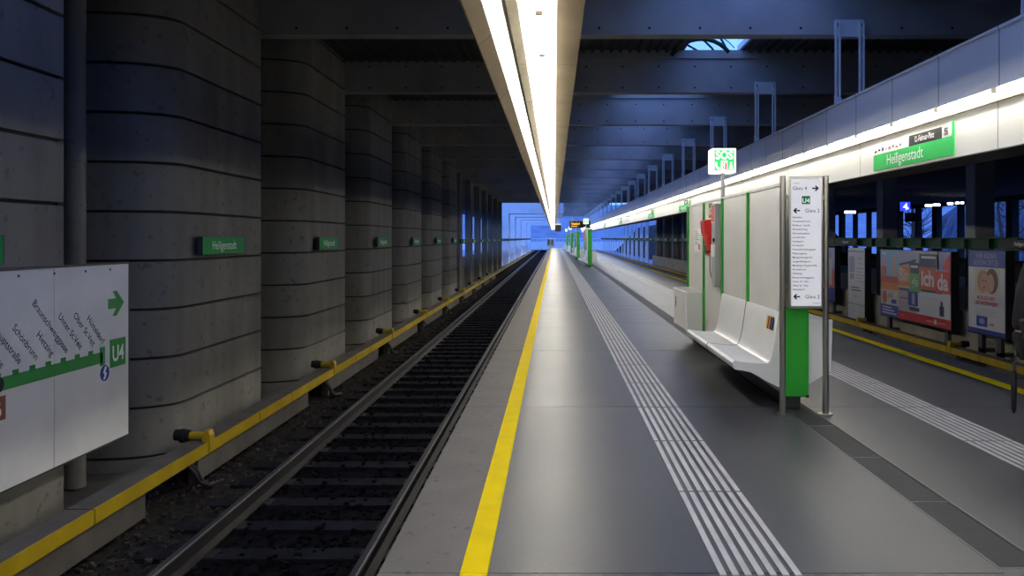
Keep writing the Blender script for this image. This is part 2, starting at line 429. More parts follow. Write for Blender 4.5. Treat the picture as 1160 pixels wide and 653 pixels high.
# ------------------------------------------------------------------ track wall: pilasters, recess wall, columns, frames
def pilaster(k):
    yb = PITCH * k; ya, yz = 9.16 + yb, 12.32 + yb
    prof = []
    n = 12
    for i in range(n + 1):
        a = math.pi / 2 * i / n
        prof.append((-5.45 + .95 * math.sin(a) ** .9, ya + .52 * (1 - math.cos(a))))
    for i in range(n + 1):
        a = math.pi / 2 * (1 - i / n)
        prof.append((-5.45 + .95 * math.sin(a) ** .9, yz - .14 * (1 - math.cos(a))))
    m_ = MB(M['pil']); rings = []
    zs = []; z = -1.15; seam = [1.34 + .575 * j for j in range(-4, 8)]
    rings.append((-1.3, 0))
    for sz in seam:
        rings += [(sz - .022, 0), (sz - .018, -.05), (sz + .010, -.05), (sz + .014, .0)]
    rings.append((5.44, 0))
    cx, cy = -5.0, (ya + yz) / 2
    vs = []
    for z, ins in rings:
        for (x, y) in prof:
            dx = x + 5.45; f_ = ins
            vs.append((x + f_ * (dx / .95), y + (f_ * -1 if y > cy else f_) * 0 + (-(f_) * (1 - dx / .95) * (1 if y < cy else -1)), z))
    N_ = len(prof)
    fs = []; fg = []
    for r in range(len(rings) - 1):
        for i in range(N_ - 1):
            (fg if rings[r][1] < 0 and rings[r + 1][1] < 0 else fs).append((r * N_ + i, r * N_ + i + 1, (r + 1) * N_ + i + 1, (r + 1) * N_ + i))
    m_.add(vs, fs, None, True); m_.add(vs, fg, M['groove'], True)
    o = m_.build('pilaster')
    for e in o.data.edges: pass
    md = o.modifiers.new('es', 'EDGE_SPLIT'); md.split_angle = R(25)
    where = ['behind the route map board', 'with the largest name sign, next past the route map'][k + 1] if k < 1 else '%s along the wall past the route map' % ORD[k]
    struct(o, 'curved concrete pilaster with horizontal grooves, %s' % where, 'pilaster', 'concrete pilasters along the track')
for k in range(-2, 6): 
    if k == -2:
        continue
    pilaster(k)
struct(MB(M['wallc']).box(-5.9, -5.44, Y0, 37.0, -1.3, 5.6).build('wall_left'), 'dark recessed concrete wall behind the pilasters', 'wall')
struct(MB(M['wallc']).box(-5.43, -4.6, Y0 + .05, 4.0, -1.1, 5.44).build('wall_near'), 'concrete wall beside the track next to the camera', 'wall')
pp = thing('drainpipe', 'grey vertical pipe in the recess above the route map', 'pipe', (-5.2, 8.62, -1.1))
MB(M['pil']).cyl((-5.2, 8.62, -1.1), (-5.2, 8.62, 5.4), .105, 20).build('pipe', pp)
for z in (.2, 2.4, 4.2): MB(M['wallc']).cyl((-5.2, 8.62, z), (-5.2, 8.62, z + .05), .112, 20).box(-5.435, -5.2, 8.6, 8.64, z, z + .05).build('pipe_clip', pp)

def name_sign_left(y0, y1, x, label, group, z0=1.40, h=.215, txt=True):
    t_ = thing('station_name_sign', label, 'sign', (x, (y0 + y1) / 2, z0), group)
    f = LEFTW((x, y0, z0)); m_ = MB(M['greensign'])
    m_.frect(f, 0, y1 - y0, 0, h, -.03, 0)
    if txt: m_.ftext(f, 'Heiligenstadt', (y1 - y0) * .5, h * .26, h * .74, .003, M['white'], 'c', .92)
    m_.build('board', t_)
    MB(M['dark']).frect(f, -.008, .0, -.008, h + .008, -.06, .004).frect(f, y1 - y0, y1 - y0 + .008, -.008, h + .008, -.06, .004).frect(f, 0, y1 - y0, h, h + .008, -.06, .004).frect(f, 0, y1 - y0, -.008, 0, -.06, .004).build('frame', t_)
    for u in (.2, y1 - y0 - .26): MB(M['dark']).frect(f, u, u + .06, .05, .15, -.125, -.03).build('bracket', t_)
    return t_
for k in range(-1, 6):
    lab = ['green station name sign at the picture edge above the route map board', 'green station name sign on the pilaster just past the route map'][k + 1] if k < 1 else 'green station name sign on the %s pilaster past the route map' % ORD[k]
    name_sign_left(9.87 + PITCH * k, 11.2 + PITCH * k, -4.37, lab, 'station name signs on the pilasters')

# open bays: slim columns, parapet, lintel
ends = [38.9 + PITCH * k for k in range(0, 7)]
for k, ye in enumerate(ends):
    o = MB(M['pil']).box(-4.82, -4.5, ye - 1.0, ye, -1.3, 4.72).build('column', bevel=.02)
    struct(o, 'dark concrete column between bright gaps, %s after the pilasters' % ORD[k], 'column', 'columns between the open bays')
struct(MB(M['wallc']).box(-5.9, -5.0, 37.0, ROOF, 3.15, 5.6).box(-5.4, -5.05, 37.0, ROOF, -1.3, .55).build('wall_left_open'), 'dark lintel and low parapet of the open bays', 'wall')
rb = MB(M['girder']).box(-4.47, -4.40, 37.5, 150, 1.34, 1.56)
tag(rb.build('sign_rail'), 'dark horizontal sign rail running past the columns beside the track', 'rail')
for k in range(9):
    ye = 38.4 + PITCH * k
    m_ = MB(M['greensign']); f = LEFTW((-4.36, ye - .5, 1.36)); m_.frect(f, 0, 1.0, 0, .19, -.035, 0); m_.ftext(f, 'Heiligenstadt', .5, .05, .14, .003, M['white'], 'c', .9)
    tag(m_.build('station_name_sign'), 'small green name sign on the sign rail, %s along from the last pilaster' % ORD[k], 'sign', 'name signs on the sign rail')
# pale open frames beyond the roof
for k, y in enumerate((78.6, 91.0, 106.0, 128.0, 152.0)):
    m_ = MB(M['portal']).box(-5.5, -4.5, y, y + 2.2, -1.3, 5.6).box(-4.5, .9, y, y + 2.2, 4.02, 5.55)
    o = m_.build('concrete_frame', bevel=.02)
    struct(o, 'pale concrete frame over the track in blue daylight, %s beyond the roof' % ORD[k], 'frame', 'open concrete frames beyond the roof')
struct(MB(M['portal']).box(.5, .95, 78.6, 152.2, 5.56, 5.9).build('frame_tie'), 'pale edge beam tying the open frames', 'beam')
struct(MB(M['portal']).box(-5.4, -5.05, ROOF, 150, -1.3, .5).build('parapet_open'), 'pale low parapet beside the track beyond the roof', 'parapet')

# ------------------------------------------------------------------ roof: beams, decks, skylights
NB = 22
for n in range(-3, NB):
    y = 12.36 + PITCH * n
    x0 = -5.44 if y < ROOF else .95
    m_ = MB(M['beam'])
    x1 = 20.4 if y < ROOF else 5.3
    m_.box(x0, x1, y, y + .28, 4.77, 5.5).box(x0, x1, y - .05, y + .33, 5.5, 5.68)
    if -1 <= n < 5:
        x = -4.8
        while x < 9:
            if x0 < x:
                for z in (4.87, 5.33): m_.cyl((x, y - .0015, z), (x, y + .01, z), .022, 8, M['hole'])
            x += .785
    o = m_.build('ceiling_beam')
    lab = 'grey concrete roof beam crossing above both tracks, %s from the camera' % ORD[n] if n >= 0 else 'grey concrete roof beam over the near end of the platform, above the camera'
    struct(o, lab, 'beam', 'concrete roof beams')
# corrugated decks
def deck(x0, x1, y0, y1, z):
    pts = []; y = y0
    while y < y1:
        pts += [(y, z), (min(y + .10, y1), z), (min(y + .14, y1), z + .07), (min(y + .24, y1), z + .07)]; y += .28
    pts += [(y1, z + .12), (y0, z + .12)]
    return pts
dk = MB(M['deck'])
ADDED_SK = [(-4.5, -.9, 12.36 + PITCH * n + .55, 12.36 + PITCH * (n + 1) - .25) for n in (-3, -2)]  # unseen openings added to bring blue sky light onto the track wall
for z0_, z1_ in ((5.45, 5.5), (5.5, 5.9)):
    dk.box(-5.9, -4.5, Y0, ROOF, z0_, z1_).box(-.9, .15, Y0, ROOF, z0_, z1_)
    yy_ = [Y0] + [v for l in ADDED_SK for v in l[2:]] + [ROOF]
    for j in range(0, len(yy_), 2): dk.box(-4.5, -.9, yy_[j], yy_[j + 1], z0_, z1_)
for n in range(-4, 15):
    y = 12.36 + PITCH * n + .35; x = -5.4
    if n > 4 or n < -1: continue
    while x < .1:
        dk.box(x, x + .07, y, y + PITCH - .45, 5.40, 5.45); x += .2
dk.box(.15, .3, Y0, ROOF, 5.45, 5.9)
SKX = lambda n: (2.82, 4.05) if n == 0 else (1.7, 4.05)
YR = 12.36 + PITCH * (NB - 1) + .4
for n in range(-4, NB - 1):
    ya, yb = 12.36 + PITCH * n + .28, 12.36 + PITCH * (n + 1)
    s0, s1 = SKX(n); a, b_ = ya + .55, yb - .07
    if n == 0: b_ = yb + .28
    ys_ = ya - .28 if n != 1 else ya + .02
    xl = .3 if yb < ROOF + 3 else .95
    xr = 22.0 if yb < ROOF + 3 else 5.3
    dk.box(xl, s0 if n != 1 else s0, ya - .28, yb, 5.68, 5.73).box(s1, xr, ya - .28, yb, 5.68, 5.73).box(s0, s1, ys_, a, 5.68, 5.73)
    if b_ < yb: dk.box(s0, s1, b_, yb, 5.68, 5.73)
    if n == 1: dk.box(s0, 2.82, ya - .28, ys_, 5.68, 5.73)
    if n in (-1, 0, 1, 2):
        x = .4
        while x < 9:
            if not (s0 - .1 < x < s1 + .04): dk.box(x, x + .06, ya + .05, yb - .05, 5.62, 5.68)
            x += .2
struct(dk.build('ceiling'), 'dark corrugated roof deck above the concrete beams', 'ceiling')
wn = 0
for n in range(-4, NB - 1):
    ya, yb = 12.36 + PITCH * n + .28, 12.36 + PITCH * (n + 1)
    s0, s1 = SKX(n); a, b_ = ya + .55, yb - .07
    if n == 0: b_ = yb + .28
    wn += 1
    t_ = thing('window_%d' % wn, 'barrel skylight in the roof deck %s' % ('with pale sky showing between the beams' if n == 0 else 'over the platform bay hidden behind beam, %s along' % ORD[n + 4]), 'skylight', ((s0 + s1) / 2, (a + b_) / 2, 5.9), 'roof skylights')
    t_['kind'] = 'structure'
    up = MB(M['hanger']); 
    up.box(s0 - .06, s0, a - .06, b_ + .06, 5.735, 5.86).box(s1, s1 + .06, a - .06, b_ + .06, 5.735, 5.86).box(s0, s1, a - .06, a, 5.735, 5.86).box(s0, s1, b_, b_ + .02, 5.735, 5.745)
    up.build('window_frame', t_)
    cx, r = (s0 + s1) / 2, (s1 - s0) / 2
    gl = MB(M['glass']); rib = MB(M['girder']); pts = []
    for i in range(13):
        t2 = math.pi * i / 12; pts.append((cx - r * math.cos(t2), 5.86 + r * .75 * math.sin(t2)))
    vs = [(p[0], a, p[1]) for p in pts] + [(p[0], b_, p[1]) for p in pts]
    gl.add(vs, [(i, i + 1, 13 + i + 1, 13 + i) for i in range(12)], None, True)
    gl.build('window_pane', t_)
    for j in range(4 if n != 0 else 0):
        y = a + (b_ - a) * (j + .5) / 4
        rib.tube([(p[0], y, p[1] - .02) for p in pts], .03, 6)
    if n == 0:
        rib = MB(M['girder'])
        for rr, tt in ((.75, .045), (.90, .010)):
            rib.tube([(3.15 + rr * math.cos(R(8 + 10 * i)), 17.02, 5.12 + rr * math.sin(R(8 + 10 * i))) for i in range(3, 15)], tt, 8)
    rib.build('rib', t_)
for j, (xa_, xb_, a, b_) in enumerate(ADDED_SK):
    wn += 1
    t_ = thing('window_%d' % wn, 'unseen skylight added for blue light on the track wall, over the camera, %s of two' % ORD[j], 'skylight', ((xa_ + xb_) / 2, (a + b_) / 2, 5.9), 'roof skylights')
    t_['kind'] = 'structure'
    MB(M['hanger']).box(xa_ - .06, xa_, a - .06, b_ + .06, 5.905, 6.0).box(xb_, xb_ + .06, a - .06, b_ + .06, 5.905, 6.0).box(xa_, xb_, a - .06, a, 5.905, 6.0).box(xa_, xb_, b_, b_ + .06, 5.905, 6.0).build('window_frame', t_)
    MB(M['glass']).box(xa_, xb_, a, b_, 5.96, 5.965).build('window_pane', t_)
# shell behind the camera
struct(MB(M['halldark']).box(-5.9, 22, Y0 - .4, Y0, -1.3, 5.9).build('wall_back'), 'dark end wall behind the camera', 'wall')

# ------------------------------------------------------------------ suspended light trough
ZT = EYE + 1.3
yt0, yt1 = Y0 + .3, 133.0
t_ = thing('light_trough', 'long suspended light trough with beige lips running above the platform edge', 'light fitting', (-.17, 60, ZT))
def h(px, hh): return px / 270.0 * hh
H0 = EYE
lip = MB(M['trough'])
lip.prism([(-.472, H0 + 1.20), (-.394, H0 + 1.268), (-.404, H0 + 1.29), (-.455, H0 + 1.26), (-.462, H0 + 1.72), (-.482, H0 + 1.72), (-.482, H0 + 1.20)], yt0, yt1)
lip.build('outer_lip', t_)
lip = MB(M['trough'])
lip.prism([(.017, H0 + 1.500), (.194, H0 + 1.490), (.194, H0 + 1.72), (.017, H0 + 1.72)], yt0, yt1)
lip.build('inner_lip', t_)
top = MB(M['reflector'])
top.prism([(-.402, H0 + 1.28), (-.345, H0 + 1.60), (-.345, H0 + 1.68), (.016, H0 + 1.68), (.016, H0 + 1.64), (-.31, H0 + 1.64), (-.32, H0 + 1.58), (-.392, H0 + 1.28)], yt0, yt1)
top.build('reflector', t_)
st = MB(M['strip']).box(-.312, -.236, yt0, yt1, H0 + 1.50, H0 + 1.535).box(-.312, -.302, yt0, yt1, H0 + 1.535, H0 + 1.64)
st.build('inner_strip', t_)
jn = MB(M['seam']); y = 3.05
while y < 60:
    jn.fpoly(Frame((0, y - .003, 0), (1, 0, 0)), [(-.473, H0 + 1.1985), (-.393, H0 + 1.2675), (-.395, H0 + 1.270), (-.474, H0 + 1.203)], -.006, 0)
    jn.fpoly(Frame((0, y - .003, 0), (1, 0, 0)), [(.017, H0 + 1.4992), (.1945, H0 + 1.4892), (.1945, H0 + 1.492), (.017, H0 + 1.502)], -.006, 0)
    jn.box(-.313, -.235, y - .004, y + .004, H0 + 1.499, H0 + 1.501); y += 1.9
o = jn.build('joint_line', t_); o['kind'] = 'stuff'
for n in range(-3, NB):
    y = 12.5 + PITCH * n
    z1 = 4.7
    for x in (-.4, .08): MB(M['dark']).cyl((x, y, ZT + .42), (x, y, 4.73), .008, 6).build('suspension_rod', t_)

TP = 1.2
def tube_light(x, y, z, label, group, parts, tm='tube'):
    w = .5 * TP - .045
    if parts:
        q = thing('tube_light', label, 'light', (x, y, z), group)
        MB(M[tm]).cyl((x, y - w, z), (x, y + w, z), .019, 10).build('tube', q)
        for s_ in (-1, 1): MB(M['fitting']).box(x - .024, x + .024, y + s_ * w - .012, y + s_ * w + .012, z - .022, z + .03).build('lamp_holder', q)
    else:
        tag(MB(M[tm]).cyl((x, y - w, z), (x, y + w, z), .019, 8).build('tube_light'), label, 'light', group)
k = 0; y = -7.4
while y < 132.5:
    tube_light(-.10, y, H0 + 1.493, 'bare fluorescent tube inside the suspended light trough', 'fluorescent tubes in the suspended trough', 2.5 < y < 20)
    y += TP

# ------------------------------------------------------------------ fascia over the far platform edge
FX = 4.25
fa = MB(M['fascia'])
fy1 = 131.0
FL = FX + .21
zt, zl, zb = EYE + .471 * FX, EYE + .343 * FX, EYE + .2015 * FL
fa.box(FX, FX + .02, Y0, fy1, zl, zt).box(FX + .02, FX + .75, Y0, fy1, zl + .06, zt)
fa.box(FX - .012, FX + .77, Y0, fy1, zt, zt + .03, M['hanger'])
fa.box(FL, FX + .75, Y0, fy1, zb, zl + .06, M['fascialow'])
y = 7.59 - 1.2 * 13
while y < 60:
    fa.box(FX - .001, FX + .01, y - .006, y + .006, zl + .002, zt, M['seam'])
    fa.box(FX - .0125, FX + .01, y - .004, y + .004, zt + .001, zt + .0302, M['seam']); y += 1.2
y = 7.87 + .12 - 3.6 * 4
while y < 60: fa.box(FL - .0015, FL + .01, y - .004, y + .004, zb, zl, M['seam']); y += 3.6
fa.box(FL - .01, FX + .75, Y0, fy1, zb - .012, zb, M['dark'])
struct(fa.build('fascia'), 'pale panelled fascia hung above the far platform edge', 'fascia')
lt = thing('lamp_rail', 'cream lamp rail running along the pale fascia', 'light fitting', (FX + .05, 60, zl - .15))
MB(M['reflector']).box(FX + .021, FL, Y0 + .1, fy1, zl + .045, zl + .06).build('lamp_tray', lt)
MB(M['trough']).box(FL - .035, FL, Y0 + .1, fy1, zl - .085, zl - .07).build('lip', lt)
y = -7.1
while y < 130:
    tube_light(FX + .14, y, zl + .012, 'bare fluorescent tube mounted along the pale fascia', 'fluorescent tubes along the fascia', 4 < y < 20, 'tubef')
    y += TP
# hangers
for n in range(-1, NB):
    y = 12.36 + PITCH * n
    lab = ('pale steel hanger between roof beam and fascia, %s from the camera' % ORD[n]) if n >= 0 else 'pale steel hanger at the upper picture corner above the fascia'
    q = thing('steel_hanger', lab, 'hanger', (4.55, y - .06, zt + .03), 'steel hangers holding the fascia')
    pm = MB(M['hanger']).box(4.33, 4.78, y - .085, y - .056, 4.72, 4.98)
    for x in (4.38, 4.73): pm.cyl((x, y - .095, 4.9), (x, y - .084, 4.9), .03, 8, M['dark'])
    pm.build('top_plate', q)
    for x in (4.33, 4.70):
        hb = MB(M['hanger']).box(x, x + .028, y - .12, y - .086, zt + .03, 4.93).build('hanger_bar', q)
        MB(M['hanger']).box(x + .055, x + .083, y - .12, y - .086, zt + .03, 4.93).build('hanger_bar', q)
        MB(M['hanger']).prism([(x - .02, zt + .03), (x + .14, zt + .03), (x + .10, zt + .14), (x - .02, zt + .20)], y - .135, y - .12, 'y').build('foot', hb)

def fascia_sign(ya, yb, label):      # ya near end, yb far end
    f = RIGHTW((FL - .012, yb, zb + .03)); W = yb - ya
    q = thing('station_name_sign', label, 'sign', (FL - .012, (ya + yb) / 2, zb + .03), 'station name signs on the fascia')
    m_ = MB(M['greenbright']).frect(f, 0, W, 0, .215, -.011, .010)
    m_.ftext(f, 'Heiligenstadt', W * .44, .05, .20, .012, M['white'], 'c', 1.0)
    m_.build('board', q)
    m2 = MB(M['white']).frect(f, .01, W - .02, .219, .35, -.011, .008)
    m2.frect(f, W * .50, W * .885, .219, .35, 0.008, .0095, M['black'])
    m2.ftext(f, '12.-Februar-Platz', W * .69, .255, .10, .012, M['white'], 'c', .74, bold=.02)
    for i, c in enumerate(('black', 'black', 'blue', 'p_lilac', 'pinktext', 'p_grey', 'pinktext', 'p_lilac')):
        u = .05 + i * .11
        m2.frect(f, u, u + .07, .25 + .01 * (i % 2), .275 + .012 * (i % 3), 0.008, .0095, M[c])
    m2.fpoly(f, [(.03, .255), (.06, .235), (.06, .275)], .008, .0115, M['black'])
    u = W * .93
    m2.frect(f, u - .05, u + .05, .235, .335, .008, .0088, M['ltgrey'])
    for (a, b2, c, d) in ((-.03, .03, .31, .322), (-.03, -.014, .285, .322), (-.03, .03, .28, .292), (.014, .03, .25, .292), (-.03, .03, .248, .26)): m2.frect(f, u + a, u + b2, c, d, .0088, .0115, M['black'])
    m2.build('street_strip', q)
    MB(M['greenbright']).frect(f, W - .02, W, .215, .375, -.011, .0115).build('end_cap', q)
    return q
s1 = fascia_sign(8.85, 11.05, 'green station name sign with street strip on the fascia, above the information panel side')
for yc, lab in ((27.2, 'second green name sign along the pale fascia, before the emergency sign'), (36.5, 'third green name sign along the pale fascia, small in the distance'), (53.5, 'fourth green name sign along the pale fascia, tiny in the distance'), (70.5, 'fifth green name sign along the pale fascia, farthest one')):
    dup(s1, 0, yc - 9.95, 0, lab)

# ------------------------------------------------------------------ bench wall unit on the platform
WX, WT = 2.13, 2.37
ST = [7.43, 8.71, 10.03, 11.27, 12.6]
T = thing('partition_wall', 'white panelled platform screen with green joints and green end post', 'partition', (2.25, 10, 0))
for i in range(4):
    MB(M['panel']).box(WX, WT, ST[i] + .022, ST[i + 1] - .022, .14, 2.09).build('panel', T, bevel=.012)
for i, y in enumerate(ST[1:]):
    MB(M['green']).box(WX - .026, WT + .026, y - .02, y + .02, .91 if i == 0 else .14, 2.10).box(WX + .002, WT - .002, y - .02, y + .02, .14, .91).build('green_joint', T)
MB(M['green']).box(WX + .01, WT, ST[0] - .04, ST[0] + .02, .12, 2.08).build('end_post', T, bevel=.012)
MB(M['ltgrey']).box(WX - .004, WT + .004, ST[0] - .03, ST[4] + .025, 2.092, 2.118).build('top_rail', T)
MB(M['dark']).box(WX + .05, WT - .05, ST[0] + .06, ST[4] - .05, 0, .14).build('plinth', T)
MB(M['black']).box(WT - .03, WT - .002, ST[0] - .043, ST[0] - .02, .115, .14).build('corner_cap', T)

def bench(y0, y1, label):
    q = thing('bench', label, 'bench', (1.9, (y0 + y1) / 2, .19))
    top_ = [(1.672, .43), (1.690, .452), (1.75, .441), (1.85, .430), (1.95, .424), (2.00, .425), (2.025, .447), (2.043, .50), (2.068, .62), (2.092, .79), (2.104, .885), (2.113, .905), (2.126, .905)]
    bot_ = [(2.126, .19), (2.06, .222), (1.98, .262), (1.91, .308), (1.838, .341), (1.76, .357), (1.697, .366), (1.678, .385)]
    ym = (y0 + y1) / 2
    for a, b2 in ((y0, ym - .012), (ym + .012, y1)):
        m_ = MB(M['bench']); m_.prism(top_ + bot_, a, b2, 'y', None, True)
        o = seat = m_.build('seat', q); md = o.modifiers.new('es', 'EDGE_SPLIT'); md.split_angle = R(40)
    g_ = MB(M['greygrey'])
    g_.prism([(p[0] - .002, p[1] + .002) for p in top_] + [(p[0], p[1] - .001) for p in bot_], ym - .0125, ym + .0125, 'y')
    g_.build('joint_seal', seat)
    return q
B1 = bench(7.46, 10.0, 'white moulded two-part bench on the nearest white platform screen')
f = RIGHTW((2.079, 7.80, .72)); f.u = Vector((.135, 0, .99)); f.n = f.r.cross(f.u); m_ = MB(M['ylw2'])
for i, c in enumerate(('ylw2', 'orange', 'blue')):
    u = i * .085
    m_.fpoly(f, [(u, 0), (u + .05, 0), (u + .05, .125), (u, .125)], 0, .006, M[c])
    m_.fpoly(f, [(u + .05, 0), (u + .066, 0), (u + .066, .11), (u + .05, .125)], 0, .006, M['black'])
tag(m_.build('sticker'), 'small sticker of yellow, orange and blue bars on the bench back', 'sticker')

def bin_(y0, y1, xw, sgn, label, name='litter_bin', zo=.36):
    q = thing(name, label, 'litter bin', (xw + sgn * .12, (y0 + y1) / 2, .2))
    pr = [(xw, .20), (xw + sgn * .235, zo), (xw + sgn * .25, .82), (xw + sgn * .235, .83), (xw + sgn * .228, .68), (xw + sgn * .01, .68), (xw + sgn * .02, .83), (xw, .83)]
    b2 = MB(M['bench']).prism(pr, y0 + .02, y1 - .02, 'y')
    b2.build('body', q)
    full = [(xw, .195), (xw + sgn * .24, zo - .005), (xw + sgn * .255, .83), (xw, .83)]
    for a_ in (y0, y1 - .02): MB(M['bench']).prism(full, a_, a_ + .02, 'y').build('end_panel', q)
    MB(M['greygrey']).box(min(xw + sgn * .035, xw + sgn * .215), max(xw + sgn * .035, xw + sgn * .215), y0 + .06, y1 - .06, .682, .69).build('opening_insert', q)
    return q
BN = bin_(11.30, 12.52, WX - .002, -1, 'white litter bin beyond the bench on the nearest screen', zo=.275)
f = Frame((WX - .258, 12.3, .42), (0, -1, 0))
m_ = MB(M['black'])
m_.frect(f, .04, .075, .12, .22, 0, .003).frect(f, .045, .06, .23, .30, 0, .003).frect(f, .08, .1, .16, .28, 0, .003)
m_.ftext(f, 'i', .8, .14, .22, .003, M['pinktext'])
tag(m_.build('sticker'), 'faint black and red pictograms on the litter bin side', 'sticker')
BN2 = bin_(7.5, 8.72, WT + .002, 1, 'white litter bin behind the information panel, facing the poster track')

# emergency point
q = EP = thing('emergency_phone', 'red emergency telephone on the white screen below the green pictogram', 'telephone', (2.06, 10.82, 1.36))
m_ = MB(M['red']); m_.prism([(WX, 1.36), (WX - .05, 1.37), (WX - .06, 1.55), (WX - .11, 1.68), (WX - .125, 1.83), (WX - .10, 1.845), (WX, 1.855)], 10.66, 10.95, 'y'); hood = m_.build('hood', q, bevel=.008)
m_ = MB(M['red']).prism([(WX - .05, 1.42), (WX - .09, 1.44), (WX - .10, 1.62), (WX - .06, 1.64)], 10.60, 10.655, 'y'); hs = m_.build('handset', q, bevel=.008)
MB(M['dark']).box(WX - .07, WX - .045, 10.72, 10.9, 1.40, 1.50).build('keypad', hood)
MB(M['ltgrey']).tube([(WX - .05, 10.63, 1.40), (WX - .02, 10.78, 1.25), (WX - .01, 10.84, 1.16), (WX - .01, 10.74, 1.08), (WX - .01, 10.6, 1.02), (WX - .015, 10.52, 1.04)], .009, 6).build('cord', hs)
f = RIGHTW((WX - .001, 10.92, 1.865)); m_ = MB(M['white']).frect(f, 0, .24, 0, .22, 0, .006)
m_.frect(f, .012, .228, .012, .208, .006, .008, M['greensign']).frect(f, .05, .10, .05, .15, .008, .0095, M['white']).frect(f, .13, .19, .05, .10, .008, .0095, M['white']).fpoly(f, [(.13, .12), (.19, .12), (.16, .18)], .008, .0095, M['white'])
PG = tag(m_.build('pictogram_sign'), 'small green pictogram plate above the red telephone', 'sign')
q = EX = thing('extinguisher_cabinet', 'tall grey cabinet with red plate and black latches beside the red telephone', 'cabinet', (2.08, 10.22, .97))
m_ = MB(M['ltgrey'])
pts = []
for i in range(9):
    a = math.pi + math.pi * i / 8; pts.append((10.225 + .115 * math.cos(a), 1.08 + .11 * math.sin(a)))
m_.prism(pts + [(10.34, 2.04), (10.11, 2.04)], WX - .085, WX, 'x'); m_.build('body', q, bevel=.006)
MB(M['white']).box(WX - .095, WX - .084, 10.115, 10.335, 1.36, 1.52).build('door_window', q)
f = RIGHTW((WX - .086, 10.335, 1.80)); MB(M['white']).frect(f, 0, .22, 0, .235, 0, .006).frect(f, .006, .214, .008, .227, .006, .009, M['red']).build('red_plate', q)
for z in (1.82, 1.14): MB(M['black']).box(WX - .06, WX - .02, 10.34, 10.40, z, z + .06).build('latch', q)
MB(M['black']).box(WX - .1, WX - .085, 10.14, 10.2, 1.55, 1.6).build('handle', q)
f = RIGHTW((WX - .001, 12.06, 1.40)); m_ = MB(M['white']).frect(f, 0, .5, 0, .34, 0, .004)
for i in range(7): m_.frect(f, .05, .26 + .18 * ((i * 37) % 5) / 5, .30 - i * .032, .313 - i * .032, .004, .005, M['p_grey'])
m_.frect(f, .34, .46, .03, .11, .004, .006, M['red'])
NT = tag(m_.build('notice'), 'white paper notice with red square on the far panel of the nearest screen', 'notice')
# SOS sign
q = SOS = thing('emergency_sign', 'lit green emergency sign lettered SOS on a pole over the nearest screen', 'sign', (2.14, 10.1, 2.118))
MB(M['ltgrey']).cyl((2.14, 10.1, 2.118), (2.14, 10.1, 2.44), .028, 12).build('pole', q)
MB(M['soswhite']).box(1.993, 2.293, 10.02, 10.30, 2.425, 2.737).build('light_box', q, bevel=.012)
f = FRONT((1.993, 10.019, 2.425)); f.r = Vector((.909, 0, 0)); f.u = Vector((0, 0, .975)); m_ = MB(M['sosgreen'])
m_.frect(f, .028, .302, .028, .292, 0, .003)
m_.ftext(f, 'SOS', .165, .178, .15, .0045, M['soswhite'], 'c', .93, bold=.03)
m_.frect(f, .118, .208, .028, .158, .003, .004, M['soswhite'])
m_.fpoly(f, [(.135, .10), (.15, .045), (.168, .045), (.15, .10), (.162, .15), (.148, .15)], .004, .0055, M['sosred'])
m_.fpoly(f, [(.172, .04), (.2, .04), (.2, .12), (.185, .145), (.172, .12)], .004, .0055, M['sosred'])
m_.fpoly(f, [(.04, .13), (.055, .145), (.07, .12), (.062, .10), (.075, .075), (.095, .07), (.107, .05), (.09, .038), (.06, .05), (.042, .085)], .003, .0045, M['soswhite'])
m_.frect(f, .235, .28, .06, .085, .003, .0045, M['soswhite']).frect(f, .245, .27, .085, .14, .003, .0045, M['soswhite']).frect(f, .225, .29, .04, .05, .003, .0045, M['soswhite'])
m_.build('sign_face', q)
# information panel
q = IN = thing('information_panel', 'steel framed information panel with track directions on two steel posts', 'sign', (2.265, 7.2, 0))
for x in (2.068, 2.458):
    MB(M['steel']).cyl((x, 7.2, .012), (x, 7.2, 2.165), .027, 20).build('post', q)
    MB(M['steel']).cyl((x, 7.2, 0), (x, 7.2, .012), .065, 20).build('base_plate', q)
MB(M['steel']).box(2.112, 2.418, 7.15, 7.25, .965, 2.155).build('frame', q, bevel=.004)
for z in (1.15, 1.95):
    for x in (2.09, 2.418): MB(M['steel']).box(x, x + .022, 7.18, 7.22, z, z + .04).build('bracket', q)
f = FRONT((2.130, 7.149, .99)); W, H = .27, 1.14
m_ = MB(M['infowhite']).frect(f, 0, W, 0, H, 0, .004)
def arrow(m_, f, u, v, s, d, mt, sgn=1, t=.2):
    pts = [(-.5, -t / 2), (.1, -t / 2), (-.12, -.38), (.14, -.38), (.5, 0), (.14, .38), (-.12, .38), (.1, t / 2), (-.5, t / 2)]
    pts = [(u + sgn * p[0] * s, v + p[1] * s) for p in pts]
    if sgn < 0: pts.reverse()
    m_.fpoly(f, pts, d, d + .0015, mt)
def vv(y): return H * (1 - (y - 30) / 590.0)
m_.ftext(f, 'Ausgang', .012, vv(50), .018, .005, M['greygrey'])
m_.ftext(f, 'Gleis 4', .012, vv(80), .046, .005, M['black'], 'l', 1.02); arrow(m_, f, .218, vv(72), .062, .0045, M['black'])
m_.frect(f, .095, .17, vv(146), vv(108), .004, .0055, M['greensign']); m_.ftext(f, 'U4', .1325, vv(139), .056, .0065, M['infowhite'], 'c', 1.0, bold=.02)
for y in (176, 577):
    m_.ftext(f, 'Gleis 2', .255, vv(y + 8), .046, .005, M['black'], 'r', 1.02); arrow(m_, f, .048, vv(y), .062, .0045, M['black'], -1)
